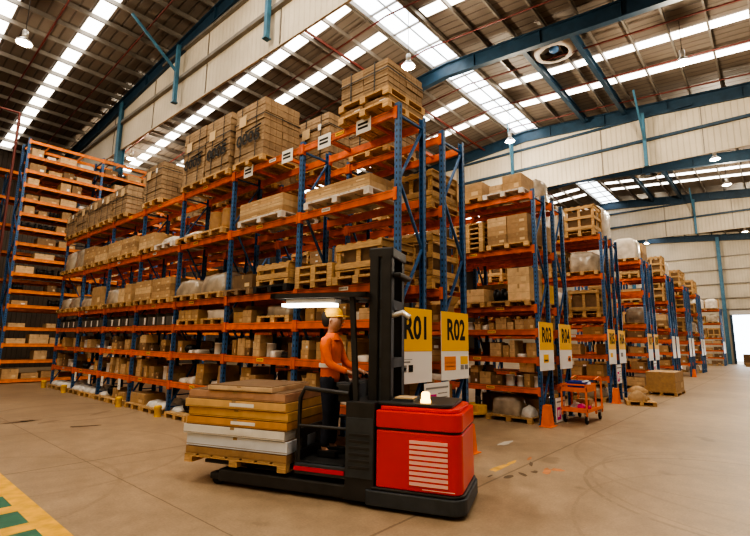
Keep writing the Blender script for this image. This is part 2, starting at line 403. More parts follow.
for nm, bx in {'wall_left': (X0, X1, Y1, Y1+.1), 'wall_right': (X0, X1, Y0-.1, Y0), 'wall_back': (X0-.1, X0, Y0, Y1)}.items():
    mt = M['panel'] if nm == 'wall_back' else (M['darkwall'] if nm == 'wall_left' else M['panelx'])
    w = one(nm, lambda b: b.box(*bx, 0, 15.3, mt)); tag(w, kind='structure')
# outdoor apron beyond the door comes with the floor slab; painted walkway
def f(b):
    b.box(-.6, 1.5, -1, 8.6, .001, .003, mat('walkway_green', (.035, .14, .085), .6, noise=.25, nscale=5))
wk = one('floor_marking', f); tag(wk, kind='structure')
ym = mat('walkway_yellow', (.72, .38, .03), .6, noise=.2, nscale=6)
one('border_line', lambda b: b.box(1.47, 1.66, -1, 12., .003, .005, ym), wk)
def f(b):
    for i in range(14):
        y = 6.98 - .68*i; b.add([(-.6, y-.1, .005), (1.47, y-.1, .005), (1.47, y+.13, .005), (-.6, y+.13, .005)], [(0, 1, 2, 3)], ym)
one('stripe_paint', f, wk)
# worn paint patch by the joint
def f(b):
    r = random.Random(3)
    wm = [mat('worn_yellow', (.62, .34, .05), .7, noise=.3), mat('worn_orange', (.5, .2, .07), .7, noise=.3), mat('worn_dark', (.13, .085, .05), .7, noise=.3)]
    def blob(x, y, a, c, m, rot=0):
        n = 11; pts = []
        for k in range(n):
            t = 2*PI*k/n; q = r.uniform(.65, 1.15); px, pyy = a*math.cos(t)*q, c*math.sin(t)*q
            pts.append((x+px*math.cos(rot)-pyy*math.sin(rot), y+px*math.sin(rot)+pyy*math.cos(rot), .002))
        b.add(pts, [tuple(range(n))], m)
    blob(6.62, 3.3, .32, .07, wm[0], .0); blob(7.05, 3.3, .2, .04, wm[0]); blob(6.95, 2.72, .19, .06, wm[1], .3); blob(7.12, 2.62, .1, .09, wm[1], 1.)
    blob(6.3, 3.0, .12, .05, wm[2]); blob(6.55, 2.9, .12, .04, wm[2], .8); blob(6.78, 2.83, .08, .05, wm[2]); blob(7.2, 3.05, .16, .03, wm[2], .4); blob(6.15, 3.2, .1, .02, wm[2]); blob(7.5, 3.2, .14, .03, wm[1], .2)
    blob(8.3, 4.0, .3, .09, mat('pale_patch', (.5, .44, .36), .7))
    for i in range(5): blob(2.6+r.uniform(-.5, 2), 11.5+r.uniform(-1.3, 1.6), r.uniform(.25, .5), r.uniform(.05, .12), wm[2] if i % 2 else mat('damp', (.24, .165, .1), .5), r.uniform(-.4, .8))
ps = one('floor_marking.001', f); tag(ps, kind='structure')

# ------------------------------------------------------------------ racks
LEV = [.74, 1.43, 2.09, 2.66, 4.10, 5.45]
NUM = ['zero', 'one', 'two', 'three', 'four', 'five', 'six', 'seven', 'eight', 'nine', 'ten', 'eleven', 'twelve', 'thirteen', 'fourteen', 'fifteen', 'sixteen']
ORD = ['zeroth', 'first', 'second', 'third', 'fourth', 'fifth', 'sixth', 'seventh', 'eighth', 'ninth', 'tenth', 'eleventh', 'twelfth', 'thirteenth', 'fourteenth', 'fifteenth', 'sixteenth']
PW = .09
MESHC = {}
def cached(key, fn):
    if key not in MESHC:
        b = MB(); fn(b); MESHC[key] = b.mesh(str(key[0]))
    return MESHC[key]
def make_rack(name, label, handle, x, y, axis, nb, pitch, depth, levels, height, decks, detail=True, signs=True, bmat='orange', hide_first=False):
    """root at the front post of the run's first end; local +x along the run, depth towards local sg*y"""
    if axis == 'Y': root = empty(name, (x, y, 0), PI/2); sg = -1
    else: root = empty(name, (x, y, 0), 0); sg = 1
    tag(root, label, 'pallet rack', 'pallet racking')
    def post_fn(b):
        b.box(-.045, .045, -.03, -.022, 0, height, M['post']); b.box(-.045, -.037, -.03, .045, 0, height, M['post']); b.box(.037, .045, -.03, .045, 0, height, M['post'])
        b.box(-.075, .075, -.06, .06, 0, .012, M['blue'])
    for i in range(nb+1):
        fr_ = link('upright_frame', None, root, (i*pitch, 0, 0)); fr_.empty_display_size = .1
        pm = cached(('post', height), post_fn)
        link('post', pm, fr_, (0, sg*.03, 0), (0, 0, 0 if sg > 0 else PI)); link('post', pm, fr_, (0, sg*(depth-.03), 0), (0, 0, PI if sg > 0 else 0))
        zz = .2; k = 0; segs = [((.2), (.2))]
        n = max(2, int(round((height-.5)/.95))); st = (height-.5)/n
        br = []
        for k in range(n):
            a, c = (.06, depth-.06) if k % 2 == 0 else (depth-.06, .06)
            br.append(((0, sg*a, .25+k*st), (0, sg*c, .25+(k+1)*st)))
        br.append(((0, sg*.06, .2), (0, sg*(depth-.06), .2))); br.append(((0, sg*.06, height-.2), (0, sg*(depth-.06), height-.2)))
        if detail:
            for t, (p, q) in enumerate(br): link('brace', cached(('brace', axis, depth, height, t), lambda b: b.bar(p, q, .045, .03, M['blue'])), fr_)
        else: link('bracing', cached(('bracing', axis, depth, height), lambda b: [b.bar(p, q, .045, .03, M['blue']) for p, q in br]), fr_)
    def beam_fn(b):
        hh = .065
        b.box(.045, pitch-.045, -.025, .025, -hh, hh, M[bmat])
        b.box(.045, pitch-.045, -.028, -.0251, hh-.035, hh-.028, M['deck'])
        for s_, xx in ((1, .0), (-1, pitch)):
            b.box(min(xx-.012*s_, xx+.06*s_), max(xx-.012*s_, xx+.06*s_), -.045, -.036, -.12, .09, M[bmat]); b.box(xx+.046*s_-.004, xx+.046*s_+.004, -.04, .035, -.12, .09, M[bmat])
            b.box(min(xx, xx+.05*s_)-.002, max(xx, xx+.05*s_)+.002, -.049, -.0451, -.11, .08, M[bmat])
    bmesh_ = cached(('beam', pitch, bmat), beam_fn)
    dm = cached(('deck', pitch, depth), lambda b: [b.box(.07, pitch-.07, .07, depth-.07, .04, .062, M['deck'])] + [b.box(pitch*t-.03, pitch*t+.03, .03, depth-.03, -.02, .04, M[bmat]) for t in (.25, .5, .75)])
    tiem = cached(('tie', depth, bmat), lambda b: b.box(-.025, .025, .03, depth-.03, .0, .06, M[bmat]))
    sm = cached(('plate',), lambda b: [b.box(-.11, .11, -.003, 0, -.033, .033, M['yellow'])] + [b.box(-.085+.03*q, -.07+.03*q, -.005, -.003, -.012, .015, M['ink']) for q in range(6)])
    smw = cached(('platew',), lambda b: [b.box(-.11, .11, -.003, 0, -.033, .033, M['paper'])] + [b.box(-.085+.03*q, -.07+.03*q, -.005, -.003, -.012, .015, M['ink']) for q in range(6)])
    rr = random.Random(hash(handle) % 1000 if False else len(handle)*7+int(x*10))
    for i in range(nb):
        for j, z in enumerate(levels):
            for rear in (0, 1):
                yy = sg*(.03 if not rear else depth-.03)
                q = link('rear_beam' if rear else 'beam', bmesh_, root, (i*pitch if (sg > 0) == (not rear) else (i+1)*pitch, yy, z), (0, 0, 0 if (sg > 0) == (not rear) else PI))
            if j in decks: link('shelf_deck', dm, root, (i*pitch if sg > 0 else (i+1)*pitch, 0, z), (0, 0, 0 if sg > 0 else PI))
            else:
                for t in (.27, .73): link('pallet_support', tiem, root, ((i+t)*pitch, 0, z), (0, 0, 0 if sg > 0 else PI))
            if signs and rr.random() < .75:
                u_ = pitch*(.5+rr.uniform(-.12, .22))
                link('load_plate', sm if rr.random() < .8 else smw, root, (i*pitch+u_, -sg*.0, z+.01), (0, 0, 0 if sg > 0 else PI))
    return dict(root=root, h=handle, x=x, y=y, axis=axis, pitch=pitch, depth=depth, lev=levels, nb=nb, end='aisle end' if axis == 'Y' else 'open end')
def pos(R, u, d, z):
    return (R['x']+d, R['y']+u, z) if R['axis'] == 'Y' else (R['x']+u, R['y']+d, z)
def rz(R): return -PI/2 if R['axis'] == 'Y' else 0
D = .74; P = 2.33
YE = 4.27
R = {}
R[1] = make_rack('pallet_rack', 'long blue and orange pallet rack with the R01 sign', 'rack R01', 5.38, YE, 'Y', 7, P, D, LEV, 5.6, (0, 1, 2))
R[2] = make_rack('pallet_rack', 'blue and orange pallet rack with the R02 sign, back to back with R01', 'rack R02', 6.66, YE, 'Y', 7, P, D, LEV, 5.6, (0, 1, 2), signs=False)
xs = {3: 10.74, 5: 16.45, 7: 22.6, 9: 28.45, 11: 34.3, 13: 40.1, 15: 57.}
for n, x in xs.items():
    nb = 5 if n == 3 else 2
    ye = YE
    hn = ('rack R%02d' % n, 'rack R%02d' % (n+1)) if n < 8 else ('%s rack from R01' % ORD[n], '%s rack from R01' % ORD[n+1])
    lb = 'blue and orange pallet rack with the R%02d sign on its end' if n < 8 else None
    l1 = lb % n if lb else 'far blue and orange pallet rack, %s counting from R01' % ORD[n]
    l2 = lb % (n+1) if lb else 'far blue and orange pallet rack, %s counting from R01' % ORD[n+1]
    R[n] = make_rack('pallet_rack', l1, hn[0], x, ye, 'Y', nb, P, D, LEV, 5.6, (0, 1, 2), detail=n < 6)
    R[n+1] = make_rack('pallet_rack', l2, hn[1], x+1.28, ye, 'Y', nb, P, D, LEV, 5.6, (0, 1, 2), detail=n < 6, signs=False)
LL = [.1, .85, 1.5, 2.15, 3.05, 3.65, 4.35, 5.0, 5.6, 6.25, 6.85, 7.45, 8.1, 8.7, 9.35, 10.0]
R['L'] = make_rack('pallet_rack', 'tall many-shelved orange and blue rack standing against the far side', 'tall rack', 4.25, 23.1, 'X', 4, 2.85, 1.1, LL, 10.15, tuple(range(15)), detail=True, bmat='orange2', signs=False)
R['M'] = make_rack('pallet_rack', 'tall orange and blue rack partly hidden behind the tall rack', 'rear tall rack', -4.3, 26.0, 'X', 6, 2.85, 1.1, LL[::2], 9.7, tuple(range(8)), detail=False, bmat='orange2', signs=False)

# ------------------------------------------------------------------ goods
REG = []
def reg(o, desc, cat, cell, u, z, group):
    o['category'] = cat; o['group'] = group
    REG.append((o, desc, cell, u, z))
def cell(Rk, bay, lev):
    if lev == 0: l = 'floor'
    elif lev == len(Rk['lev']): l = 'top shelf'
    else: l = ORD[lev] + ' shelf'
    return (Rk['h'], NUM[bay], l, Rk['end'])
def zof(Rk, lev): return 0. if lev == 0 else Rk['lev'][lev-1]+.0655

def carton_mesh(w, d, h, col, flap=False):
    w, d, h = round(w, 2), round(d, 2), round(h, 2)
    def f(b):
        b.box(-w/2, w/2, -d/2, d/2, 0, h, M['k_'+col])
        t = .0015; tw = min(.05, w*.12)
        b.box(-w/2-t, w/2+t, -tw/2, tw/2, h-.06, h+t, M['tape'])
        b.box(-tw/2, tw/2, -d/2-t, -d/2, h*.72, h, M['tape'])
        b.box(-w/2, w/2, -d/2-t, -d/2, h*.5, h*.5+.004, M['k_dark'])
        b.box(w*.12, w*.36, -d/2-t*1.5, -d/2, h*.16, h*.42, M['paper'] if int(w*100+h*100) % 7 == 0 else M['paper_tan'])
        if flap:
            for sx in (-1, 1):
                T = Matrix.Translation((sx*w/2, 0, h)) @ Matrix.Rotation(sx*.7, 4, 'Y')
                b.box(min(0, sx*.0), .004, -d/2, d/2, 0, w*.45, M['k_pale'], T)
    return cached(('carton', w, d, h, col, flap), f)
def sizeword(w, h): 
    return 'small' if w*h < .085 else ('large' if w*h > .2 else 'medium')
def put_carton(Rk, bay, lev, u, d, z, w, dp, h, col, flap=False, yaw=0):
    small = w*h < (.2 if Rk['axis'] == 'X' else .085)
    o = link('stock_box' if small else 'carton', carton_mesh(w, dp, h, col, flap), None, pos(Rk, u, d, z), (0, 0, rz(Rk)+yaw))
    cw = {'pale': 'pale', 'tan': 'tan', 'brown': 'brown', 'dark': 'dark brown'}[col]
    reg(o, '%s %s %s%s' % (sizeword(w, h), cw, 'open ' if flap else '', 'stock box' if small else 'carton'), 'stock box' if small else 'box', cell(Rk, bay, lev), u, z, ('stock boxes on ' if small else 'cartons on ') + Rk['h'])
    return h
def pallet_fns(w, d, mt):
    h = .13; m = M[mt]
    def top(b):
        n = 7; bw = w/(n*1.18)
        for i in range(n):
            x = -w/2 + bw/2 + i*(w-bw)/(n-1); b.box(x-bw/2, x+bw/2, -d/2, d/2, h-.022, h, m)
    def st(b): b.box(-w/2, w/2, -.045, .045, .02, h-.022, m)
    def blk(b):
        for x in (-w/2+.06, 0, w/2-.06): b.box(x-.06, x+.06, -.05, .05, .018, h-.04, m)
        b.box(-w/2, w/2, -.05, .05, h-.04, h-.022, m)
    def bot(b):
        for x in (-w/2+.06, 0, w/2-.06): b.box(x-.06, x+.06, -d/2, d/2, 0, .018, m)
    return top, st, blk, bot
def raw_pallet(w, d, mt, loc, rot, parts=True):
    w = round(w, 2); d = round(d, 2)
    top, st, blk, bot = pallet_fns(w, d, mt)
    if parts:
        e = empty('pallet', loc, rot)
        link('top_deck', cached(('pt', w, d, mt), top), e)
        bm_ = cached(('pb', w, d, mt), blk)
        for y in (-d/2+.05, 0, d/2-.05): link('stringer', bm_, e, (0, y, 0))
        bb_ = cached(('pd', d, mt), lambda b: b.box(-.06, .06, -d/2, d/2, 0, .018, M[mt]))
        for x in (-w/2+.06, 0, w/2-.06): link('bottom_board', bb_, e, (x, 0, 0))
        return e
    def allf(b):
        top(b); bot(b)
        for y in (-d/2+.05, 0, d/2-.05):
            for x in (-w/2+.06, 0, w/2-.06): b.box(x-.06, x+.06, y-.05, y+.05, .018, h0-.022, M[mt])
    h0 = .13
    return link('pallet', cached(('pall', w, d, mt), allf), None, loc, (0, 0, rot))
def put_pallet(Rk, bay, lev, u, z, w=1.08, d=.98, mt='wood', dc=None, parts=None):
    dc = Rk['depth']/2 if dc is None else dc
    L_ = pos(Rk, u, dc, z); near = math.hypot(L_[0], L_[1]) < 14
    o = raw_pallet(w, d, mt, L_, rz(Rk), near if parts is None else parts)
    wd = {'wood': 'wooden', 'wood_dark': 'dark wooden', 'wood_white': 'whitewashed', 'wood_black': 'black plastic'}[mt]
    reg(o, wd + ' pallet', 'pallet', cell(Rk, bay, lev), u, z, 'pallets on ' + Rk['h'])
    return .13
def put_bale(Rk, bay, lev, u, z, w, d, h, mark=None, courses=7, dc=None, label=True, nx=1, straps=2, col='bale', slack=0):
    """tall strapped stack of flat cartons, one load"""
    dc = Rk['depth']/2 if dc is None else dc; courses += 2
    e = empty('strapped_carton_stack', pos(Rk, u, dc, z), rz(Rk))
    r = random.Random(int(u*97+z*31)); ch = h/courses
    for k in range(courses):
        for i in range(nx):
            for j in range(2):
                ww, dd = w/nx-.012, d/2-.01; hh = ch-.014
                off = (r.uniform(-.008, .008), r.uniform(-.012, .012))
                sk = 1+r.uniform(-.006, .004)
                def f(b):
                    b.box(-ww/2, ww/2, -dd/2, dd/2, 0, hh, M[col]); b.box(-ww/2+.02, ww/2-.02, -dd/2+.02, dd/2-.02, hh, hh+.013, M['k_dark'])
                    b.box(-ww/2, ww/2, -dd/2-.002, -dd/2, hh*.48, hh*.52, M['k_dark'])
                    for q in (1, 2): b.box(ww/2, ww/2+.002, -dd/2+dd*q/3-.004, -dd/2+dd*q/3+.004, 0, hh, M['k_dark'])
                c_ = link('carton', cached(('bc', round(ww, 3), round(dd, 3), round(hh, 3), col), f), e, (-w/2+w/nx*(i+.5)+off[0], -d/2+d/2*(j+.5)+off[1], k*ch), (0, 0, r.uniform(-.012, .012)))
    for q in range(straps):
        sx = -w/2+w*(q+.5+r.uniform(-.1, .1))/straps
        def f(b):
            t = .015
            b.box(sx-.012, sx+.012, -d/2-.018, -d/2-.014, -.0, h+.004, M['strap']); b.box(sx-.012, sx+.012, d/2+.014, d/2+.018, 0, h+.004, M['strap']); b.box(sx-.012, sx+.012, -d/2-.018, d/2+.018, h, h+.005, M['strap'])
        one('strap', f, e)
    def f(b):
        zs = h*r.uniform(.55, .8)
        b.box(-w/2-.018, -w/2-.014, -d/2-.01, d/2+.01, zs, zs+.02, M['strap']); b.box(w/2+.014, w/2+.018, -d/2-.01, d/2+.01, zs, zs+.02, M['strap'])
        b.box(-w/2-.016, w/2+.016, -d/2-.018, -d/2-.014, zs, zs+.02, M['strap'])
    one('strap', f, e)
    if label:
        lx = r.choice((-1, 1))*w*.22; lz = h*.62
        one('paper_label', lambda b: b.box(lx-.13, lx+.13, -d/2-.024, -d/2-.019, lz, lz+.24, M['paper_tan']), e)
        if r.random() < .6: one('paper_label', lambda b: b.box(-lx-.05, -lx+.05, -d/2-.024, -d/2-.019, lz+.1, lz+.24, M['paper']), e)
    if mark:
        text(mark, M['ink'], e, (0, -d/2-.026, h*.36), w*.8, .27, 'painted_mark', bold=.03)
        one('painted_line', lambda b: b.bar((-w*.1, -d/2-.026, h*.36+.17), (w*.42, -d/2-.026, h*.36+.21), .02, .02, M['ink']), e)
    o = e
    reg(o, 'tall strapped carton stack' + (' marked ' + mark if mark else ''), 'carton stack', cell(Rk, bay, lev), u, z, 'strapped carton stacks on ' + Rk['h'])
    return h
def blob_mesh(key, w, d, h, m, seed, top=.75, lump=.06):
    if top >= 1: lump = .02
    w, d, h = round(w, 2), round(d, 2), round(h, 2)
    def f(b):
        r = random.Random(seed); n = 20; rings = 7; vs = []; fs = []
        ph = [r.uniform(0, 6.28) for _ in range(4)]
        for i in range(rings):
            t = i/(rings-1); sc = 1-(1-top)*t**2.2 if t < 1 else top*.6
            for k in range(n):
                a = 2*PI*k/n; c, s = math.cos(a), math.sin(a); e = .38 if top < 1 else .22
                x = math.copysign(abs(c)**e, c)*w/2*sc; y = math.copysign(abs(s)**e, s)*d/2*sc
                q = 1+lump*(math.sin(3*a+ph[0]+t*3)*.5+math.sin(5*a+ph[1]-t*5)*.5)*(1 if i else .3)-lump
                z = h*(t if i < rings-1 else 1.0)*(1-.0) ; z *= 1-lump*1.6*t*(.5+.5*math.sin(2*a+ph[2]))
                vs.append((x*q, y*q, z))
            if i:
                for k in range(n): fs.append(((i-1)*n+k, (i-1)*n+(k+1) % n, i*n+(k+1) % n, i*n+k))
        vs.append((0, 0, h*(1+lump*.1))); c = len(vs)-1
        for k in range(n): fs.append(((rings-1)*n+k, (rings-1)*n+(k+1) % n, c))
        b.add(vs, fs, M[m], True); b.add(vs[:n], [tuple(range(n-1, -1, -1))], M[m])
    return cached(('blob', key, w, d, h, m, seed, top), f)
def put_wrap(Rk, bay, lev, u, z, w, d, h, m='wrap', dc=None, top=.85):
    dc = Rk['depth']/2 if dc is None else dc
    o = link('wrapped_bundle', blob_mesh('wrap', w, d, h, m, RN.randint(0, 5), top), None, pos(Rk, u, dc, z), (0, 0, rz(Rk)))
    reg(o, ('white' if m == 'wrap_white' else 'grey') + ' plastic-wrapped load', 'wrapped load', cell(Rk, bay, lev), u, z, 'wrapped loads on ' + Rk['h'])
    return h
def put_sack(Rk, bay, lev, u, d, z, w=.6, dp=.45, h=.16, yaw=0):
    o = link('sack', blob_mesh('sack', w, dp, h, 'sack', RN.randint(0, 4), .55, .1), None, pos(Rk, u, d, z), (0, 0, rz(Rk)+yaw))
    reg(o, 'crumpled white sack', 'sack', cell(Rk, bay, lev), u, z, 'sacks on ' + Rk['h'])
    return h
def put_crate(Rk, bay, lev, u, z, w, d, h, dc=None):
    """slatted open wooden crate with corner posts"""
    dc = Rk['depth']/2 if dc is None else dc
    w, d, h = round(w, 2), round(d, 2), round(h, 2)
    e = empty('wooden_crate', pos(Rk, u, dc, z), rz(Rk))
    def base(b):
        for x in (-w/2+.06, 0, w/2-.06): b.box(x-.05, x+.05, -d/2, d/2, 0, .08, M['wood'])
        b.box(-w/2, w/2, -d/2, d/2, .08, .1, M['wood'])
    link('base', cached(('crb', w, d), base), e)
    def side(b):
        n = max(2, int(h/.28))
        for i in range(n):
            z_ = .12+(h-.24)*i/(n-1) if n > 1 else .12
            b.box(-w/2, w/2, -.012, .012, z_, z_+.1, M['wood'])
        for x in (-w/2+.05, 0, w/2-.05): b.box(x-.045, x+.045, .012, .03, .1, h, M['wood'])
    sm_ = cached(('crs', w, h), side); se = cached(('cre', d, h), lambda b: [b.box(-d/2, d/2, -.01, .01, .12+(h-.24)*i/2, .22+(h-.24)*i/2, M['wood']) for i in range(3)] + [b.box(-.04, .04, .01, .025, .1, h, M['wood'])])
    link('side', sm_, e, (0, -d/2+.012, 0)); link('side', sm_, e, (0, d/2-.012, 0), (0, 0, PI))
    link('end', se, e, (-w/2+.03, 0, 0), (0, 0, -PI/2)); link('end', se, e, (w/2-.03, 0, 0), (0, 0, PI/2))
    link('lid', cached(('crl', w, d), lambda b: [b.box(-w/2+(w-.1)*i/4, -w/2+(w-.1)*i/4+.1, -d/2+.03, d/2-.03, 0, .02, M['wood']) for i in range(5)]), e, (0, 0, h-.01))
    link('packed_goods', cached(('crg', w, d, h), lambda b: b.box(-w/2+.1, w/2-.1, -d/2+.1, d/2-.1, .1, h*.82, M['k_dark'])), e)
    reg(e, 'slatted wooden crate', 'crate', cell(Rk, bay, lev), u, z, 'wooden crates on ' + Rk['h'])
    return h+.01
def put_bin(Rk, bay, lev, u, d, z, w=.42, dp=.55, h=.3):
    def body(b):
        t = .012
        b.box(-w/2, w/2, -dp/2, dp/2, 0, t, M['bin']); b.box(-w/2, -w/2+t, -dp/2, dp/2, t, h, M['bin']); b.box(w/2-t, w/2, -dp/2, dp/2, t, h, M['bin'])
        b.box(-w/2+t, w/2-t, dp/2-t, dp/2, t, h, M['bin']); b.box(-w/2+t, w/2-t, -dp/2, -dp/2+t, t, h*.72, M['bin'])
        b.box(-w/2-.008, w/2+.008, -dp/2-.008, dp/2+.008, h-.025, h-.005, M['bin']) if False else None
        b.box(-w/2+.03, w/2-.03, -dp/2+.03, dp/2-.03, t, h*.6, M['k_dark'])
    e = link('parts_bin', cached(('bin', w, dp, h), body), None, pos(Rk, u, d, z), (0, 0, rz(Rk)))
    link('white_tag', cached(('bint', w, dp, h), lambda b: b.box(-.05, .05, -dp/2-.004, -dp/2-.001, h*.1, h*.68, M['paper'])), e, (w*.3, 0, 0))
    reg(e, 'grey parts bin with white tag', 'storage bin', cell(Rk, bay, lev), u, z, 'parts bins on ' + Rk['h'])
    return h
def put_drum(Rk, bay, lev, u, d, z, r=.26, h=.5):
    prof = [(r, 0), (r, .02), (r*1.02, .03), (r*1.06, h*.33), (r*1.02, h*.5), (r*1.06, h*.66), (r, h-.03), (r*1.02, h-.02), (r*1.02, h), (r*.94, h), (r*.92, h-.015), (0, h-.015)]
    o = link('drum', cached(('drum', r, h), lambda b: b.lathe(prof, M['barrel'], n=20)), None, pos(Rk, u, d, z), (0, 0, 0))
    reg(o, 'brown round drum', 'drum', cell(Rk, bay, lev), u, z, 'drums on ' + Rk['h'])
    return h
def put_tin(Rk, bay, lev, u, d, z, r=.1, h=.3):
    o = link('tin', cached(('tin', r, h), lambda b: b.lathe([(r, 0), (r, h-.02), (r*1.03, h-.02), (r*1.03, h), (r*.93, h), (r*.93, h-.01), (0, h-.01)], M['tinwhite'], n=16)), None, pos(Rk, u, d, z))
    reg(o, 'white round tin', 'tin', cell(Rk, bay, lev), u, z, 'tins on ' + Rk['h'])
    return h
def put_coil(Rk, bay, lev, u, d, z, r=.15, m='strap'):
    def f(b):
        for k in range(3):
            pts = [((r-.01*k)*math.cos(2*PI*i/18), (r-.01*k)*math.sin(2*PI*i/18), .02+.034*k) for i in range(19)]
            b.tube(pts, .02, M[m], 6)
    o = link('cable_coil', cached(('coil', r, m), f), None, pos(Rk, u, d, z), (0, 0, 0))
    reg(o, 'coiled black hose' if m == 'strap' else 'coiled steel wire', 'coil', cell(Rk, bay, lev), u, z, 'coils on ' + Rk['h'])
    return .11
def put_part(Rk, bay, lev, u, d, z, w=.35, h=.18):
    """dark machined casting: ribbed housing with flanges"""
    w = round(w, 2); h = round(h, 2)
    def f(b):
        b.lathe([(h*.32, 0), (h*.5, .0), (h*.5, w*.1), (h*.36, w*.1), (h*.36, w*.42), (h*.48, w*.42), (h*.48, w*.52), (h*.3, w*.52), (h*.3, w*.9), (h*.5, w*.9), (h*.5, w), (0, w)], M['darkmetal'], n=14, T=Matrix.Translation((-w/2, 0, h/2)) @ Matrix.Rotation(PI/2, 4, 'Y'))
        b.box(-w*.38, w*.38, -h*.34, h*.34, 0, h*.2, M['darkmetal']); b.box(-w*.1, w*.1, -.04, .04, h*.5, h*1.0, M['darkmetal'])
    o = link('machine_part', cached(('part', w, h), f), None, pos(Rk, u, d, z), (0, 0, rz(Rk)))
    reg(o, 'dark metal machine part', 'machine part', cell(Rk, bay, lev), u, z, 'machine parts on ' + Rk['h'])
    return h
def put_parcel(Rk, bay, lev, u, d, z, w=.3, dp=.3, h=.12):
    o = link('parcel', blob_mesh('parcel', w, dp, h, 'wrap_white', RN.randint(0, 3), .9, .05), None, pos(Rk, u, d, z), (0, 0, rz(Rk)))
    reg(o, 'white wrapped parcel', 'parcel', cell(Rk, bay, lev), u, z, 'parcels on ' + Rk['h'])
    return h
COLS = ['pale', 'pale', 'tan', 'tan', 'brown', 'dark']
def fill_small(Rk, bay, lev, clear, r, dens=.9, u0=None, u1=None, mix=(.62, .12, .1, .08, .08), maxh=.42, step=1.0):
    """row of small goods along one shelf"""
    z = zof(Rk, lev); a = (bay-1)*Rk['pitch']+.09 if u0 is None else u0; e = bay*Rk['pitch']-.09 if u1 is None else u1
    u = a; D_ = Rk['depth']
    while u < e-.16:
        w = r.uniform(.18, .46)*step; w = min(w, e-u-.02)
        if w < .14: break
        if r.random() > dens: u += w; continue
        t = r.random(); dp = min(r.uniform(.3, .55), D_-.2); dd = .06+dp/2+r.uniform(0, .1)
        c = u+w/2; hmax = min(maxh, clear-.05)
        if t < mix[0]:
            h = min(hmax, r.uniform(.15, .36)); cc = r.choice(COLS)
            put_carton(Rk, bay, lev, c, dd, z, w-.02, dp, h, cc, flap=(r.random() < .06 and h+w*.35 < clear), yaw=0)
            h = round(h, 2)
            if h*2 < hmax+.1 and r.random() < .8 and hmax-h > .07: put_carton(Rk, bay, lev, c, dd, z+h+.002, w-.03, dp-.02, min(h, hmax-h-.01), r.choice(COLS))
        elif t < mix[0]+mix[1]: put_part(Rk, bay, lev, c, dd, z, w-.03, min(hmax*.8, r.uniform(.1, .2)))
        elif t < sum(mix[:3]): put_parcel(Rk, bay, lev, c, dd, z, w-.02, dp, min(hmax, r.uniform(.08, .18)))
        elif t < sum(mix[:4]): put_coil(Rk, bay, lev, c, .28, z, min(.17, (w-.06)/2), r.choice(['strap', 'steel'])) if w > .24 else put_tin(Rk, bay, lev, c, .22, z, min(.08, w/2-.03), min(hmax, .25))
        else: put_tin(Rk, bay, lev, c, .25, z, min(.11, w/2-.02), min(hmax, r.uniform(.2, .34)))
        u += w + r.uniform(.0, .025)

r1 = random.Random(21)
R1, R2, R3, R4 = R[1], R[2], R[3], R[4]
CLR = [.66, .57, .53, .44, 1.3, 1.2, 3.]

# --- R01 top shelf: pallets with strapped stacks
zt = zof(R1, 6)
def palbale(Rk, bay, lev, yc, w, h, mark=None, courses=7, d=.98, **k):
    u = yc - Rk['y']; z = zof(Rk, lev)
    put_pallet(Rk, bay, lev, u, z, w, d)
    put_bale(Rk, bay, lev, u, z+.131, w-.02, d-.03, h-.13, mark, courses, **k)
palbale(R1, 2, 6, 8.27, 1.1, 1.42, '0005', 6)
palbale(R1, 3, 6, 9.56, 1.08, 1.5, '0005', 7)
palbale(R1, 3, 6, 10.67, 1.08, 1.52, '0005', 7)
palbale(R1, 4, 6, 12.97, 1.1, 1.18, None, 6)
palbale(R1, 5, 6, 15.3, 1.08, 1.02, None, 4)
palbale(R1, 6, 6, 16.52, 1.05, 1.0, None, 4)
palbale(R1, 6, 6, 17.62, 1.05, 1.0, None, 4)
palbale(R1, 7, 6, 18.85, 1.05, .98, None, 4)
palbale(R1, 7, 6, 20.0, 1.05, .95, None, 4)
# S1: pallet, thin cartons, pallet, strapped layers
u = 4.9-YE; z = zt
z += put_pallet(R1, 1, 6, u, z, 1.12, 1.02) + .001
for q in (-.28, .28): put_carton(R1, 1, 6, u+q, D/2, z, .54, .95, .09, 'brown')
z += .093
z += put_pallet(R1, 1, 6, u, z, 1.12, 1.02) + .001
put_bale(R1, 1, 6, u, z, 1.06, .98, .52, None, 3, straps=2, label=False, col='bale', nx=2)
# R02 top stacks seen behind
palbale(R2, 2, 6, 7.65, 1.08, 1.38, None, 6)
palbale(R2, 3, 6, 9.54, 1.05, 1.3, None, 5)
palbale(R2, 3, 6, 10.66, 1.05, 1.2, None, 5)
palbale(R2, 1, 6, 5.95, 1.05, .78, None, 3)
palbale(R2, 4, 6, 12.1, 1.05, 1.2, None, 5); palbale(R2, 5, 6, 14.5, 1.05, 1.1, None, 5)
# --- R01 fifth shelf
z = zof(R1, 5)
def layers(Rk, bay, lev, yc, w, n, lh, cols=('tan',), mt='wood', d=.95, gap=.0):
    u = yc-Rk['y']; z = zof(Rk, lev); z += put_pallet(Rk, bay, lev, u, z, w, d, mt)+.001
    for k in range(n):
        for q in ((-.25, .25) if w > .9 else (0,)):
            put_carton(Rk, bay, lev, u+q*w*.98, Rk['depth']/2, z, (w*.485 if w > .9 else w*.96), d-.06, lh, cols[k % len(cols)])
        z += round(lh, 2)+.003
layers(R1, 1, 5, 5.55, 1.6, 2, .11, ('pale', 'tan'), 'wood_white')
layers(R1, 2, 5, 7.75, 1.5, 3, .12, ('tan', 'pale', 'tan'), 'wood_white')
put_pallet(R1, 3, 5, 9.6-YE, z, 1.05); put_drum(R1, 3, 5, 9.36-YE, .32, z+.131); put_drum(R1, 3, 5, 9.9-YE, .32, z+.131)
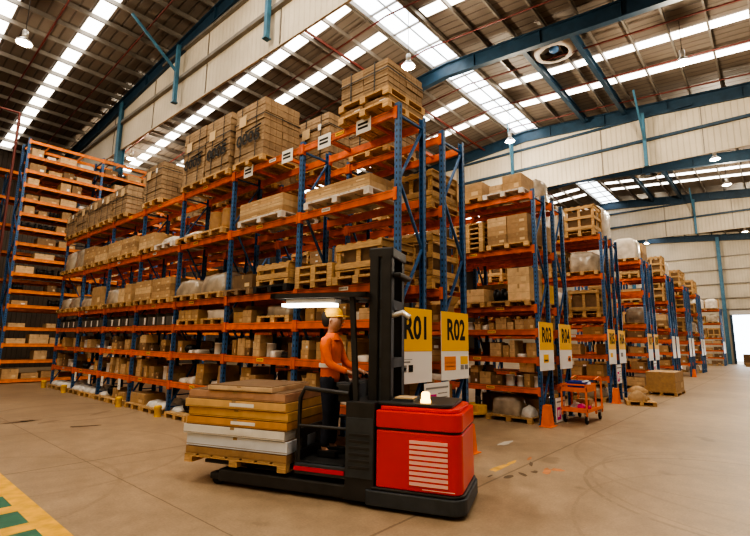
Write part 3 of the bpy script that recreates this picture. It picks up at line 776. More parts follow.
put_pallet(R1, 3, 5, 10.75-YE, z, 1.05); put_parcel(R1, 3, 5, 10.75-YE, .37, z+.131, .85, .8, .14)
put_pallet(R1, 4, 5, 11.95-YE, z, 1.02, mt='wood_white'); put_parcel(R1, 4, 5, 11.95-YE, .37, z+.131, .85, .8, .2)
layers(R1, 4, 5, 13.1, 1.0, 2, .2, ('pale', 'tan'), 'wood')
layers(R1, 5, 5, 14.35, 1.0, 3, .16, ('tan', 'brown'), 'wood')
layers(R1, 5, 5, 15.4, 1.0, 3, .16, ('tan', 'pale'), 'wood')
layers(R1, 6, 5, 16.6, 1.0, 2, .24, ('pale', 'tan'), 'wood')
layers(R1, 6, 5, 17.7, 1.0, 3, .2, ('brown', 'tan'), 'wood')
for yc in (18.9, 20.05):
    put_pallet(R1, 7, 5, yc-YE, z, 1.0); put_wrap(R1, 7, 5, yc-YE, z+.131, .95, .9, .82)
# --- R01 fourth shelf
z = zof(R1, 4)
put_pallet(R1, 1, 4, 5.0-YE, z, 1.05); put_crate(R1, 1, 4, 5.0-YE, z+.131, 1.0, .9, .55)
zz = z
for k in range(3): zz += put_pallet(R1, 1, 4, 6.02-YE, zz, .95, mt='wood')+.001
put_pallet(R1, 2, 4, 7.25-YE, z, 1.05, mt='wood_black'); put_crate(R1, 2, 4, 7.25-YE, z+.131, 1.0, .9, .42)
put_pallet(R1, 2, 4, 8.38-YE, z, .95, mt='wood_dark'); put_carton(R1, 2, 4, 8.38-YE, .37, z+.131, .7, .7, .3, 'dark')
put_pallet(R1, 3, 4, 9.55-YE, z, 1.08); put_wrap(R1, 3, 4, 9.55-YE, z+.131, 1.12, .98, .5, 'wrap', top=.7)
put_pallet(R1, 3, 4, 10.72-YE, z, 1.08); put_wrap(R1, 3, 4, 10.72-YE, z+.131, 1.0, .95, .42, 'wrap', top=.8)
layers(R1, 4, 4, 11.95, 1.05, 3, .17, ('tan', 'brown'), 'wood')
layers(R1, 4, 4, 13.05, 1.0, 3, .17, ('tan', 'pale'), 'wood')
put_pallet(R1, 5, 4, 14.4-YE, z, 1.0); put_carton(R1, 5, 4, 14.15-YE, .37, z+.131, .45, .8, .52, 'tan'); put_carton(R1, 5, 4, 14.63-YE, .37, z+.131, .45, .8, .42, 'pale')
put_pallet(R1, 5, 4, 15.4-YE, z, 1.0); put_wrap(R1, 5, 4, 15.4-YE, z+.131, .95, .9, .5, 'wrap')
put_pallet(R1, 6, 4, 16.6-YE, z, 1.0); put_carton(R1, 6, 4, 16.6-YE, .37, z+.131, .85, .85, .6, 'tan')
put_pallet(R1, 6, 4, 17.7-YE, z, 1.0); put_wrap(R1, 6, 4, 17.7-YE, z+.131, .95, .9, .32, 'wrap')
put_pallet(R1, 7, 4, 18.9-YE, z, 1.0); put_wrap(R1, 7, 4, 18.9-YE, z+.131, .95, .9, .45, 'wrap')
put_pallet(R1, 7, 4, 20.0-YE, z, 1.0); put_wrap(R1, 7, 4, 20.0-YE, z+.131, .95, .9, .45, 'wrap')
# --- R01 third shelf
z = zof(R1, 3)
put_pallet(R1, 2, 3, 7.3-YE, z, 1.0, .7); put_wrap(R1, 2, 3, 7.3-YE, z+.131, .8, .6, .22, 'wrap')
fill_small(R1, 2, 3, .44, r1, .8, u0=7.85-YE, u1=8.85-YE, maxh=.3)
fill_small(R1, 1, 3, .44, r1, .75, maxh=.3)
put_pallet(R1, 3, 3, 9.5-YE, z, 1.0, .7); put_wrap(R1, 3, 3, 9.5-YE, z+.131, .92, .62, .22, 'wrap_white', top=.95)
put_pallet(R1, 3, 3, 10.65-YE, z, 1.0, .7)
for q in (-.32, 0, .32): put_carton(R1, 3, 3, 10.65-YE+q, .34, z+.131, .3, .58, .22, 'tan')
for b_ in range(4, 8):
    for k in range(4): put_bin(R1, b_, 3, (b_-1)*P+.33+k*.55, .36, z, .48, .56, .33)
# --- R01 second, first shelves
for b_ in range(1, 8):
    fill_small(R1, b_, 2, .53, r1, .98, maxh=.43, step=.82, mix=(.56, .14, .16, .07, .07))
    fill_small(R1, b_, 1, .57, r1, .97, maxh=.46, step=.85, mix=(.56, .14, .16, .07, .07))
# --- R01 floor
r2 = random.Random(9)
for b_ in range(2, 8):
    for k in (0, 1):
        u = (b_-1)*P + .64 + k*1.06
        put_pallet(R1, b_, 0, u, 0, 1.0, .95, 'wood', dc=.36)
        t = (b_*2+k) % 4
        if t == 0 or b_ >= 6:
            for q in range(2):
                put_sack(R1, b_, 0, u-.24+q*.48, .2, .132, .44, .5, .15, .1*q); 
            put_sack(R1, b_, 0, u-.1, .58, .132, .6, .3, .2)
        elif t == 1:
            put_carton(R1, b_, 0, u, .28, .132, .85, .55, .26, 'tan')
        elif t == 2:
            for q in range(2): put_carton(R1, b_, 0, u-.22+q*.43, .2, .132, .38, .4, .2+.08*q, ('tan', 'brown')[q])
        else:
            put_part(R1, b_, 0, u-.2, .25, .132, .5, .28); put_sack(R1, b_, 0, u+.27, .25, .132, .42, .5, .12)
# hanging white tags on the first beam of R01
k = 0
for yy in (17.9, 16.6, 15.5, 14.2):
    o = one('tag_card', lambda b: [b.box(-.09, .09, -.004, .0, -.3, 0, M['paper']), b.box(-.05, .05, -.006, -.004, -.2, -.19, M['grey_print'])], None, (5.345, yy, .69), -PI/2)
    o.location = (5.374, yy, .69)
    tag(o, 'white card tag hanging under the first beam of R01, %s from its aisle end' % ['fourth', 'third', 'second', 'first'][k], 'tag', 'hanging card tags'); k += 1
# white notices on the top beam of R01
for k, (yy, ln) in enumerate(((4.98, 2), (5.95, 2), (7.02, 1), (8.35, 1))):
    o = one('notice_card', lambda b: [b.box(-.17, .17, -.006, -.002, -.13, .13, M['paper'])] + [b.box(-.13, .1, -.009, -.006, .04-.07*q-.02, .04-.07*q+.02, M['ink']) for q in range(2)], None, (5.372, yy, 5.42), -PI/2)
    tag(o, 'white notice with black print on the top beam of R01, %s from the sign end' % ORD[k+1], 'notice', 'notices on the top beam')

# --- R02 goods seen through R01
r3 = random.Random(33)
for b_ in range(1, 5):
    z5 = zof(R2, 5); z4 = zof(R2, 4)
    for k in (0, 1):
        u = (b_-1)*P+.63+k*1.08
        t = r3.random()
        if t < .35: layers(R2, b_, 5, u+YE, 1.0, 2, .2, ('tan', 'brown'))
        elif t < .6: put_pallet(R2, b_, 5, u, z5, 1.0); put_crate(R2, b_, 5, u, z5+.131, .95, .9, .6)
        elif t < .8:
            zz = z5
            for q in range(3): zz += put_pallet(R2, b_, 5, u, zz, 1.0, parts=False)+.001
        t = r3.random()
        if b_ == 1 or t < .5: put_pallet(R2, b_, 4, u, z4, 1.0); put_crate(R2, b_, 4, u, z4+.131, .95, .9, .62 if k else .85)
        elif t < .8: layers(R2, b_, 4, u+YE, 1.0, 3, .22, ('brown', 'tan'))
        else: put_pallet(R2, b_, 4, u, z4, 1.0); put_wrap(R2, b_, 4, u, z4+.131, .95, .9, .7)


for b_ in range(1, 8):
    for lv in (1, 2, 3): fill_small(R2, b_, lv, .5, r3, .95, maxh=.4, step=1.8 if b_ < 5 else 2.3, mix=(.7, .15, .1, .02, .03))
# --- R03 goods
r4 = random.Random(77)
z = zof(R3, 6)
put_pallet(R3, 1, 6, .72, z, 1.1, 1.0, 'wood_white'); T_ = put_carton(R3, 1, 6, .5, .37, z+.132, .5, .8, .42, 'tan'); put_carton(R3, 1, 6, .98, .4, z+.132, .36, .7, .26, 'pale')
put_pallet(R3, 1, 6, 1.72, z, .85, 1.0, 'wood'); put_carton(R3, 1, 6, 1.72, .37, z+.132, .82, .9, .4, 'tan')
z = zof(R3, 5)
for k in range(6): z += put_pallet(R3, 1, 5, 1.75, z, .9, .95)+.001
z = zof(R3, 5); put_pallet(R3, 1, 5, .65, z, 1.1)
z += .132
for k in range(3):
    for q in (-.27, .27): put_carton(R3, 1, 5, .65+q, .37, z, .52, .9, .23, ('brown', 'tan', 'pale')[k] if q > 0 else 'brown')
    z += .233
z = zof(R3, 4); put_pallet(R3, 1, 4, .68, z, 1.1); put_pallet(R3, 1, 4, 1.75, z, .9)
z += .132
put_carton(R3, 1, 4, .42, .37, z, .55, .8, .4, 'pale'); put_carton(R3, 1, 4, .42, .37, z+.402, .55, .8, .4, 'pale')
put_part(R3, 1, 4, .98, .37, z, .44, .36); put_carton(R3, 1, 4, 1.75, .37, z, .8, .8, .34, 'pale')
for lv, c in ((3, .44), (2, .53), (1, .57)): fill_small(R3, 1, lv, c, r4, .99, mix=(.56, .07, .21, .08, .08), maxh=c-.12, step=.72)
put_pallet(R3, 1, 0, .75, 0, 1.15, .98); put_wrap(R3, 1, 0, .92, .132, .8, .75, .46, 'wrap', top=.75); put_sack(R3, 1, 0, .36, .2, .132, .3, .5, .26)
put_carton(R3, 1, 0, .32, .65, .132, .26, .3, .34, 'tan')
for b_ in range(2, 5):
    for k in (0, 1):
        u = (b_-1)*P+.63+k*1.08
        layers(R3, b_, 6, u+YE, 1.0, r4.choice((2, 3)), .26, ('tan', 'brown'))
        if r4.random() < .6: layers(R3, b_, 5, u+YE, 1.0, 3, .22, ('brown', 'tan'))
        else: put_pallet(R3, b_, 5, u, zof(R3, 5), 1.0); put_crate(R3, b_, 5, u, zof(R3, 5)+.131, .95, .9, .7)
        if r4.random() < .7: layers(R3, b_, 4, u+YE, 1.0, 3, .25, ('tan', 'brown'))
    if b_ == 2:
        for lv in (1, 2, 3): fill_small(R3, b_, lv, .44, r4, .8, maxh=.3, step=1.4)
z = zof(R4, 6); put_pallet(R4, 1, 6, .7, z); put_wrap(R4, 1, 6, .7, z+.131, .95, .9, .75, 'wrap'); layers(R4, 1, 6, 1.8+YE, .95, 2, .25)
z = zof(R4, 4); o_ = put_pallet(R4, 1, 4, .65, z); layers(R4, 1, 5, .7+YE, 1.0, 3, .22); layers(R4, 1, 4, 1.75+YE, .95, 2, .3)
# yellow case on R04
def f(b):
    b.box(-.45, .45, -.4, .4, 0, .42, M['yellow_paint']); b.box(-.46, .46, -.41, .41, .42, .5, M['yellow_paint']); b.box(-.12, .12, -.43, -.41, .3, .34, M['truckblack'])
    for x in (-.3, .3): b.box(x-.03, x+.03, -.425, -.41, .38, .47, M['truckblack'])
o = one('storage_case', f, None, pos(R4, .65, .37, z+.131), -PI/2); tag(o, 'yellow lidded storage case on a pallet, fourth shelf of rack R04', 'case')
for b_ in (1, 2):
    for lv in (1, 2, 3): fill_small(R4, b_, lv, .5, r4, .97, maxh=(.5, .46, .36)[lv-1], step=1.5, mix=(.75, .1, .1, .02, .03))
put_wrap(R4, 1, 0, .9, 0., 1.3, .65, .5, 'wrap'); put_carton(R4, 1, 0, 1.9, .37, 0, .6, .6, .45, 'brown')

# --- further racks
r5 = random.Random(55)
for n in (5, 6, 7, 8, 9, 10, 11, 12, 13, 14, 15, 16):
    Rk = R[n]; front = n % 2
    nbf = 2 if (front and n < 9) else 1
    for b_ in range(1, nbf+1):
        for lv in (6, 5, 4):
            z = zof(Rk, lv)
            for k in (0, 1):
                u = (b_-1)*P+.62+k*1.08
                if not front and (lv < 6 and k == 1): continue
                if r5.random() < .1 and lv < 6: continue
                t = r5.random()
                big = lv == 6
                if n in (5,) and b_ == 1 and lv == 6 and k == 0: t = .3
                if n == 6 and lv == 6 and k == 0: t = .95
                if n in (7, 15) and lv == 6: t = .95
                put_pallet(Rk, b_, lv, u, z, 1.02, .95, parts=False)
                if t < .5: put_crate(Rk, b_, lv, u, z+.131, 1.0, .92, .95 if big else r5.choice((.6, .8)))
                elif t < .72:
                    zz = z+.132; hh = .42 if big else .3
                    for q in range(2): put_carton(Rk, b_, lv, u, .37, zz, .98, .9, hh, r5.choice(['pale', 'tan', 'brown'])); zz += hh+.003
                elif t < .86: put_wrap(Rk, b_, lv, u, z+.131, .98, .92, 1.2 if big else .75, 'wrap')
                else: put_wrap(Rk, b_, lv, u, z+.131, 1.0, .95, (1.3 if n == 6 else .95) if big else .8, 'wrap_white', top=1.0)
        for lv in (3, 2, 1):
            z = zof(Rk, lv)
            for k in range(3):
                if r5.random() < .08 and n != 15: continue
                u = (b_-1)*P+.45+k*.72; w = r5.uniform(.5, .68)
                if (front and b_ == 1) or k == 0: put_carton(Rk, b_, lv, u, .37, z, w, .5, r5.uniform(.25, .38), r5.choice(COLS))
        for k in (0, 1):
            u = (b_-1)*P+.62+k*1.08
            if front and r5.random() < .85:
                put_pallet(Rk, b_, 0, u, 0, 1.0, .95, parts=False, dc=.4)
                if r5.random() < .5: put_carton(Rk, b_, 0, u, .4, .132, .8, .7, .34, r5.choice(COLS))
                else: put_wrap(Rk, b_, 0, u, .132, .85, .8, .36, 'wrap')

# --- tall left rack: cartons and parcels scattered on every shelf
r6 = random.Random(101)
RL = R['L']
for lv in range(1, len(LL)+0):
    z = zof(RL, lv); clear = (LL[lv]-LL[lv-1]-.14) if lv < len(LL) else 1.
    for b_ in range(1, 4):
        u = (b_-1)*2.85+.12; e = b_*2.85-.12
        if b_ == 3 and (lv < 9): continue
        while u < e-.3:
            w = min(r6.uniform(.35, .75), e-u-.02)
            t = r6.random()
            if lv in (2, 3, 4, 5, 6) and b_ == 2: t = t*.7
            if t < .52: put_carton(RL, b_, lv, u+w/2, .4, z, w-.04, .6, min(clear-.04, r6.uniform(.16, .4)), r6.choice(COLS))
            elif t < .62: put_parcel(RL, b_, lv, u+w/2, .4, z, w-.04, .5, min(clear-.04, r6.uniform(.15, .3)))
            elif t < .74: put_part(RL, b_, lv, u+w/2, .35, z, w-.06, min(clear*.8, .28))
            u += w+r6.uniform(0, .12)
# --- resolve labels
from collections import defaultdict
G = defaultdict(list)
for rec in REG: G[(rec[1], rec[2])].append(rec)
for (desc, c), lst in G.items():
    h, bay, lv, end = c
    tail = '%s, bay %s, %s' % (lv, bay, h)
    if len(lst) == 1: lst[0][0]['label'] = '%s, %s' % (desc, tail); continue
    cols = []
    for rec in sorted(lst, key=lambda q: (q[3], q[4])):
        if cols and abs(cols[-1][0][3]-rec[3]) < .04: cols[-1].append(rec)
        else: cols.append([rec])
    for i, cl in enumerate(cols):
        for j, rec in enumerate(cl):
            st = '' if len(cl) == 1 else (('lower', 'upper')[j] if len(cl) == 2 else ('layer ' + NUM[j+1]))
            p = '' if len(cols) == 1 else '%s from %s' % (ORD[min(i+1, 16)], end)
            rec[0]['label'] = ', '.join(q for q in (desc, (st+' '+p).strip(), tail) if q)

# ------------------------------------------------------------------ row signs
def row_sign(txt, x, y, label, extra=None, z0=1.2, full=True):
    e = empty('row_sign', (x, y, z0)); tag(e, label, 'sign', 'row end signs')
    W = .88; Hh = 1.13
    one('backing', lambda b: b.box(-W/2, W/2, 0, .012, 0, Hh, M['signwhite']), e)
    one('yellow_panel', lambda b: b.box(-W/2, W/2, -.003, 0, Hh*.42, Hh, M['yellow']), e)
    if txt: text(txt, M['ink'], e, (0.02, -.005, Hh*.72), W*.66, .37, bold=.03)
    if extra:
        for (a, c, d, ee, m) in extra:
            one('sticker', lambda b: b.box(-W/2+a*W, -W/2+c*W, -.003, 0, d*Hh, ee*Hh, M[m]), e)
    return e
SY = YE-.06
LT = [(.08, .42, .315, .32, 'grey_print'), (.08, .42, .285, .29, 'grey_print')]
row_sign('R01', 5.80, SY, 'yellow and white R01 sign hung on the rack end beside the truck', [(.12, .4, .31, .317, 'grey_print'), (.16, .34, .27, .29, 'grey_print'), (.12, .24, .15, .24, 'grey_print'), (.14, .22, .17, .21, 'signwhite'), (.3, .42, .15, .24, 'ink'), (.345, .375, .18, .21, 'signwhite')])
row_sign('R02', 6.96, SY, 'yellow and white R02 sign with an orange sticker', [(.1, .5, .14, .34, 'sticker_orange'), (.15, .45, .24, .25, 'yellow'), (.15, .45, .19, .2, 'yellow'), (.68, .96, .22, .34, 'yellow'), (.68, .8, .14, .21, 'grey_print'), (.84, .96, .14, .21, 'grey_print')])
row_sign('R03', 11.1, SY, 'yellow and white R03 sign with one yellow sticker', [(.25, .6, .16, .33, 'yellow'), (.3, .55, .19, .22, 'grey_print')])
row_sign('R04', 12.4, SY, 'yellow and white R04 sign above the orange trolley', [(.66, .88, .16, .28, 'sticker_orange'), (.7, .84, .18, .24, 'signwhite')])
row_sign('R05', 16.85, SY, 'yellow and white R05 sign', [(.2, .5, .2, .32, 'yellow')])
row_sign('R06', 18.15, SY, 'yellow and white R06 sign', [(.2, .5, .2, .32, 'grey_print')])
row_sign('R07', 22.9, SY, 'yellow and white R07 sign on the rack end behind a carton pallet', None)
row_sign('R08', 24.2, SY, 'yellow and white R08 sign', None)
for n in (9, 10, 11, 12, 13, 14, 15, 16):
    x = R[n]['x']+.33; y = R[n]['y']-.06
    e = empty('row_sign', (x, y, 1.2)); tag(e, 'sign painted white for glare on the end of the %s rack from R01' % ORD[n], 'sign', 'row end signs')
    one('backing', lambda b: b.box(-.44, .44, 0, .012, 0, 1.13, M['signwhite']), e)
    one('glare_panel', lambda b: b.box(-.4, .4, -.003, 0, .45, 1.1, M['paper']), e)  # blank white stands in for glare washing out the far sign
def notice(x, y, z, w, h, label, ry=0):
    e = empty('notice_board', (x, y, z)); tag(e, label, 'notice', None)
    one('backing', lambda b: b.box(-w/2, w/2, 0, .01, 0, h, M['signwhite']), e)
    def f(b):
        b.box(-w*.42, -w*.42+w*.38, -.003, 0, h*.1, h*.62, M['magenta'])
    one('magenta_print', f, e)
    def g(b):
        b.box(-w*.44, w*.44, -.003, 0, h*.8, h*.86, M['grey_print'])
        for k in range(4): b.box(w*.02, w*.4, -.003, 0, h*(.62-.14*k), h*(.65-.14*k), M['grey_print'])
        b.box(-w*.36, -w*.22, -.005, -.003, h*.22, h*.5, M['signwhite']); b.box(-w*.18, -w*.1, -.005, -.003, h*.3, h*.5, M['signwhite'])
    one('print', g, e)
notice(6.36, SY-.02, .72, .72, .46, 'white notice with magenta print hung between R01 and R02')
notice(11.45, YE-.2, .02, .62, .55, 'white notice with magenta print standing on the floor below R03')
notice(17.5, SY, .55, .6, .62, 'small white notice below the R06 sign')
notice(23.55, SY, .55, .6, .62, 'small white notice below the R08 sign')
# upright guards
def guard(x, y, label):
    def f(b):
        b.add([(-.15, -.1, 0), (.15, -.1, 0), (.15, .1, 0), (-.15, .1, 0), (-.1, -.07, .46), (.12, -.07, .46), (.12, .06, .46), (-.1, .06, .46)], [(3, 2, 1, 0), (4, 5, 6, 7), (0, 1, 5, 4), (1, 2, 6, 5), (2, 3, 7, 6), (3, 0, 4, 7)], M['guard_orange'])
        b.box(-.2, .2, -.15, .12, 0, .012, M['guard_orange'])
    o = one('upright_guard', f, None, (x, y, 0), 0, .01); tag(o, label, 'post guard', 'orange upright guards')
guard(7.14, YE-.16, 'orange guard at the foot of the R02 rack end')
guard(10.68, YE-.16, 'orange guard at the foot of the R03 rack end')
guard(16.5, YE-.16, 'orange guard at the foot of the R05 rack end')
guard(22.6, YE-.16, 'orange guard at the foot of the R07 rack end')
guard(34.3, YE-.16, 'orange guard at the foot of a far rack with a glare-white sign')
k = 0
for i in (3, 4, 6, 7):
    y = YE+i*P
    o = one('post_protector', lambda b: b.lathe([(.075, 0), (.075, .18), (.085, .19), (.085, .24), (.07, .26), (0, .26)], M['yellow_paint'], n=14), None, (5.18, y, 0)); k += 1
    tag(o, 'yellow round post protector in front of R01, %s from the truck' % ORD[k], 'bollard', 'yellow post protectors')

# ------------------------------------------------------------------ orange trolley
t = empty('platform_trolley', (12.1, 3.78, 0), 0); tag(t, 'orange two-shelf steel trolley standing below the R04 sign', 'trolley')
TL, TWd = .62, .3
for nm, z in (('lower_shelf', .26), ('upper_shelf', .72)):
    def f(b):
        x1 = TL if z < .5 else .1
        b.box(-TL, x1, -TWd, TWd, z, z+.025, M['guard_orange'])
        b.box(-TL, x1, -TWd, -TWd+.02, z+.025, z+(.07 if z < .5 else .17), M['guard_orange']); b.box(-TL, x1, TWd-.02, TWd, z+.025, z+(.07 if z < .5 else .17), M['guard_orange'])
        b.box(-TL, -TL+.02, -TWd, TWd, z+.025, z+.1, M['guard_orange'])
    one(nm, f, t)
for x in (-TL+.02, TL-.02, .1):
    def f(b):
        zt_ = 1.02 if x > .2 else .9
        for y in (-TWd+.02, TWd-.02): b.box(x-.018, x+.018, y-.018, y+.018, .18, zt_, M['guard_orange'])
        b.box(x-.018, x+.018, -TWd+.02, TWd-.02, zt_-.036, zt_, M['guard_orange'])
    one('upright', f, t)
one('handle', lambda b: [b.tube([(.12, y, .98), (.4, y, 1.03), (TL-.02, y, 1.0)], .018, M['guard_orange']) for y in (-TWd+.02, TWd-.02)], t)
for x in (-TL+.1, TL-.1):
    for y in (-TWd+.06, TWd-.06):
        cf = one('caster', lambda b: [b.box(-.03, .03, -.035, -.025, .08, .2, M['steel']), b.box(-.03, .03, .025, .035, .08, .2, M['steel']), b.box(-.04, .04, -.04, .04, .2, .26, M['steel'])], t, (x, y, 0))
        one('wheel', lambda b: b.lathe([(.02, -.022), (.085, -.02), (.092, 0), (.085, .02), (.02, .022)], M['rubber'], T=Matrix.Translation((0, 0, .092)) @ Matrix.Rotation(PI/2, 4, 'X'), n=16), cf)
def prop(name, fn, loc, label, cat, rot=0):
    o = one(name, fn, None, loc, rot); tag(o, label, cat); return o
prop('plastic_tub', lambda b: b.add([(-.22, -.16, 0), (.22, -.16, 0), (.22, .16, 0), (-.22, .16, 0), (-.26, -.2, .2), (.26, -.2, .2), (.26, .2, .2), (-.26, .2, .2), (-.21, -.15, .02), (.21, -.15, .02), (.21, .15, .02), (-.21, .15, .02)], [(3, 2, 1, 0), (0, 1, 5, 4), (1, 2, 6, 5), (2, 3, 7, 6), (3, 0, 4, 7), (4, 5, 9, 8), (5, 6, 10, 9), (6, 7, 11, 10), (7, 4, 8, 11), (8, 9, 10, 11)], M['blue_tub']), (11.82, 3.76, .747), 'blue plastic tub on the upper shelf of the orange trolley', 'tub')
o = link('rag_bundle', blob_mesh('rag', .3, .26, .2, 'clearbag', 2, .5, .14), None, (11.95, 3.62, .77)); tag(o, 'crumpled white rag spilling over the blue tub', 'rag')
o = link('carton', carton_mesh(.36, .3, .2, 'pale'), None, (12.16, 4.12, .0)); o.location = (12.05, 3.95, 0.95); tag(o, 'small pale carton on the lower shelf of the orange trolley', 'box')
o.location = (12.38, 3.8, .286)
def f(b):
    b.lathe([(.0, 0), (.06, 0), (.07, .02), (.07, .2), (.05, .22), (0, .22)], M['pink'], T=Matrix.Translation((0, 0, .07)) @ Matrix.Rotation(PI/2, 4, 'Y'))
prop('tape_roll', f, (11.72, 3.72, .286), 'pink roll on the lower shelf of the orange trolley', 'roll'); 
prop('tape_roll', lambda b: b.lathe([(.05, 0), (.1, 0), (.1, .07), (.05, .07), (.05, 0)], M['pink']), (12.1, 3.68, .286), 'pink ring of tape on the lower shelf of the orange trolley', 'roll')
o = link('rag_bundle', blob_mesh('rag', .34, .26, .16, 'clearbag', 1, .5, .14), None, (11.92, 3.86, .286)); tag(o, 'pale plastic bag on the lower shelf of the orange trolley', 'bag')

# floor loads in front of the far racks
def floor_pallet(x, y, rot, label, w=1.05, d=.95, mt='wood'):
    o = raw_pallet(w, d, mt, (x, y, 0), rot); tag(o, label, 'pallet', 'pallets on the open floor'); return o
floor_pallet(16.75, 3.5, .3, 'wooden pallet under orange-brown bags below the R06 sign', 1.0, .8)
for k, (dx, dy, w, h, dz) in enumerate(((-.25, 0, .5, .3, .132), (.22, .05, .5, .24, .132), (.0, .05, .45, .2, .36))):
    o = link('bag', blob_mesh('bag', w, .55, h, 'k_tan', k, .5, .12), None, (16.75+dx, 3.5+dy, dz), (0, 0, .4*k)); tag(o, ['slumped tan bag at the near side of the pallet below R06', 'slumped tan bag at the far side of the pallet below R06', 'tan bag on top of the two bags below R06'][k], 'bag', 'tan bags')
floor_pallet(21.2, 3.5, .0, 'wide wooden pallet under the big carton in front of R07', 1.9, 1.0)
o = link('carton', carton_mesh(1.85, .95, .72, 'tan'), None, (21.2, 3.5, .132)); tag(o, 'big tan carton on a wide pallet in front of R07', 'box')
o = link('carton', carton_mesh(.8, .6, .35, 'brown'), None, (57.5, 2.4, 0)); o.scale = (1, 1, 1); tag(o, 'brown carton on the floor near the bright door', 'box')
o = link('carton', carton_mesh(1.9, .9, 1.1, 'dark'), None, (63.0, 2.6, 0)); tag(o, 'large dark carton standing in the bright doorway', 'box')
# hand pallet truck under R03
j = empty('hand_pallet_truck', (10.82, 5.98, 0), 2.75); tag(j, 'yellow hand pallet truck parked under rack R03', 'pallet truck')
for y in (-.19, .19): one('fork', lambda b: b.box(.1, 1.1, y-.075, y+.075, .07, .12, M['yellow_paint']), j)
one('pump_head', lambda b: [b.box(-.15, .12, -.27, .27, .06, .3, M['yellow_paint']), b.lathe([(.07, .3), (.07, .48), (.04, .5), (0, .5)], M['truckblack'], c=(-.08, 0, 0))], j, bevel=.02)
one('tow_handle', lambda b: [b.tube([(-.1, 0, .4), (-.3, 0, 1.1)], .022, M['truckblack']), b.tube([(-.3, -.12, 1.1), (-.33, 0, 1.18), (-.3, .12, 1.1), (-.3, -.12, 1.1)], .018, M['truckblack'])], j)
for y in (-.1, .1): one('wheel', lambda b: b.lathe([(.03, -.03), (.09, -.03), (.1, 0), (.09, .03), (.03, .03)], M['rubber'], T=Matrix.Translation((-.1, y, .1)) @ Matrix.Rotation(PI/2, 4, 'X')), j)

# ------------------------------------------------------------------ order picking truck
ang = math.atan2(.934, -.356)
TO = Vector((4.41, 2.64, 0))
tr = empty('order_picker_truck', TO, ang); tag(tr, 'red and black order picking truck with mast, carrying a pallet of flat packs', 'forklift')
def rr_poly(x0, x1, y0, y1, r0, r1, n=7):
    """rounded rectangle: radius r0 at the x0 end, r1 at the x1 end"""
    out = []
    for cx, cy, a0, r in ((x0+r0, y0+r0, PI, r0), (x1-r1, y0+r1, 1.5*PI, r1), (x1-r1, y1-r1, 0, r1), (x0+r0, y1-r0, .5*PI, r0)):
        for k in range(n): a = a0+.5*PI*k/(n-1); out.append((cx+r*math.cos(a), cy+r*math.sin(a)))
    return out
one('chassis', lambda b: [b.prism(rr_poly(-.06, 1.05, -1.02, .03, .16, .05), .04, .2, M['truckgrey']), b.prism(rr_poly(-.04, 1.0, -1., .01, .15, .05), .2, .235, M['truckblack'])], tr, bevel=.012)
one('battery_cover', lambda b: [b.prism(rr_poly(-.02, .93, -.99, 0, .12, .03), .235, .84, M['red'])], tr, bevel=.015)
one('hood', lambda b: [b.prism(rr_poly(-.025, .935, -.995, .005, .12, .03), .865, 1.05, M['red']), b.prism(rr_poly(.02, .9, -.94, -.05, .14, .03), 1.05, 1.09, M['red']), b.prism(rr_poly(-.01, .92, -.98, -.01, .12, .03), .84, .865, M['truckblack'])], tr, bevel=.018)
def f(b):
    for k in range(9): b.box(.12, .54, .0, .014, .3+.053*k, .3+.053*k+.034, M['ventwhite'])
    b.box(.11, .55, -.001, .005, .29, .78, M['red'])
one('vent_grille', f, tr)
one('trim_line', lambda b: b.box(0.05, .4, 0, .006, .262, .272, M['ventwhite']), tr)
# instrument deck on the hood
one('top_deck', lambda b: [b.prism(rr_poly(.1, .95, -.9, -.1, .1, .03), 1.09, 1.13, M['truckblack'])], tr, bevel=.01)
bc = one('beacon', lambda b: b.lathe([(.06, 0), (.06, .03), (.05, .03), (.05, .1), (.03, .12), (0, .12)], M['amber'], c=(.42, -.25, 1.13), n=14), tr)
one('document_tray', lambda b: [b.box(.55, .8, -.45, -.2, 1.13, 1.16, M['truckgrey']), b.box(.57, .78, -.43, -.22, 1.16, 1.175, M['paper_tan'])], tr)
# battery / motor box in front
one('motor_housing', lambda b: [b.box(.95, 1.3, -.98, -.0, .06, 1.12, M['truckblack']), b.box(.96, 1.29, 0, .01, .3, .95, M['truckgrey'])] + [b.box(1.0, 1.25, .01, .018, .4+.07*k, .43+.07*k, M['truckblack']) for k in range(6)], tr, bevel=.015)
# mast
for y in (-.3, -.74):
    def f(b):
        for x0 in (.84, 1.0):
            b.box(x0, x0+.12, y-.06, y-.045, .1, 2.86, M['truckblack']); b.box(x0, x0+.12, y+.045, y+.06, .1, 2.86, M['truckblack']); b.box(x0+.0, x0+.02, y-.06, y+.06, .1, 2.86, M['truckblack'])
        b.box(.86, 1.1, y-.035, y+.035, .3, 2.92, M['truckgrey'])
    one('mast_channel', f, tr)
one('mast_head', lambda b: [b.box(.82, 1.14, -.82, -.24, 2.84, 2.97, M['truckblack']), b.box(.74, .86, -.8, -.3, 2.6, 2.66, M['truckblack'])], tr, bevel=.02)
for z in (.5, 1.5, 2.2): one('cross_member', lambda b: b.box(.84, 1.1, -.78, -.26, z, z+.12, M['truckblack']), tr)
one('lift_cylinder', lambda b: [b.tube([(.95, -.52, .2), (.95, -.52, 2.75)], .045, M['truckgrey'], 12)], tr)
one('hose_bracket', lambda b: [b.tube([(.86, -.3, 2.12), (.7, -.28, 2.16), (.62, -.28, 2.1)], .035, M['lampbody'], 8)], tr)
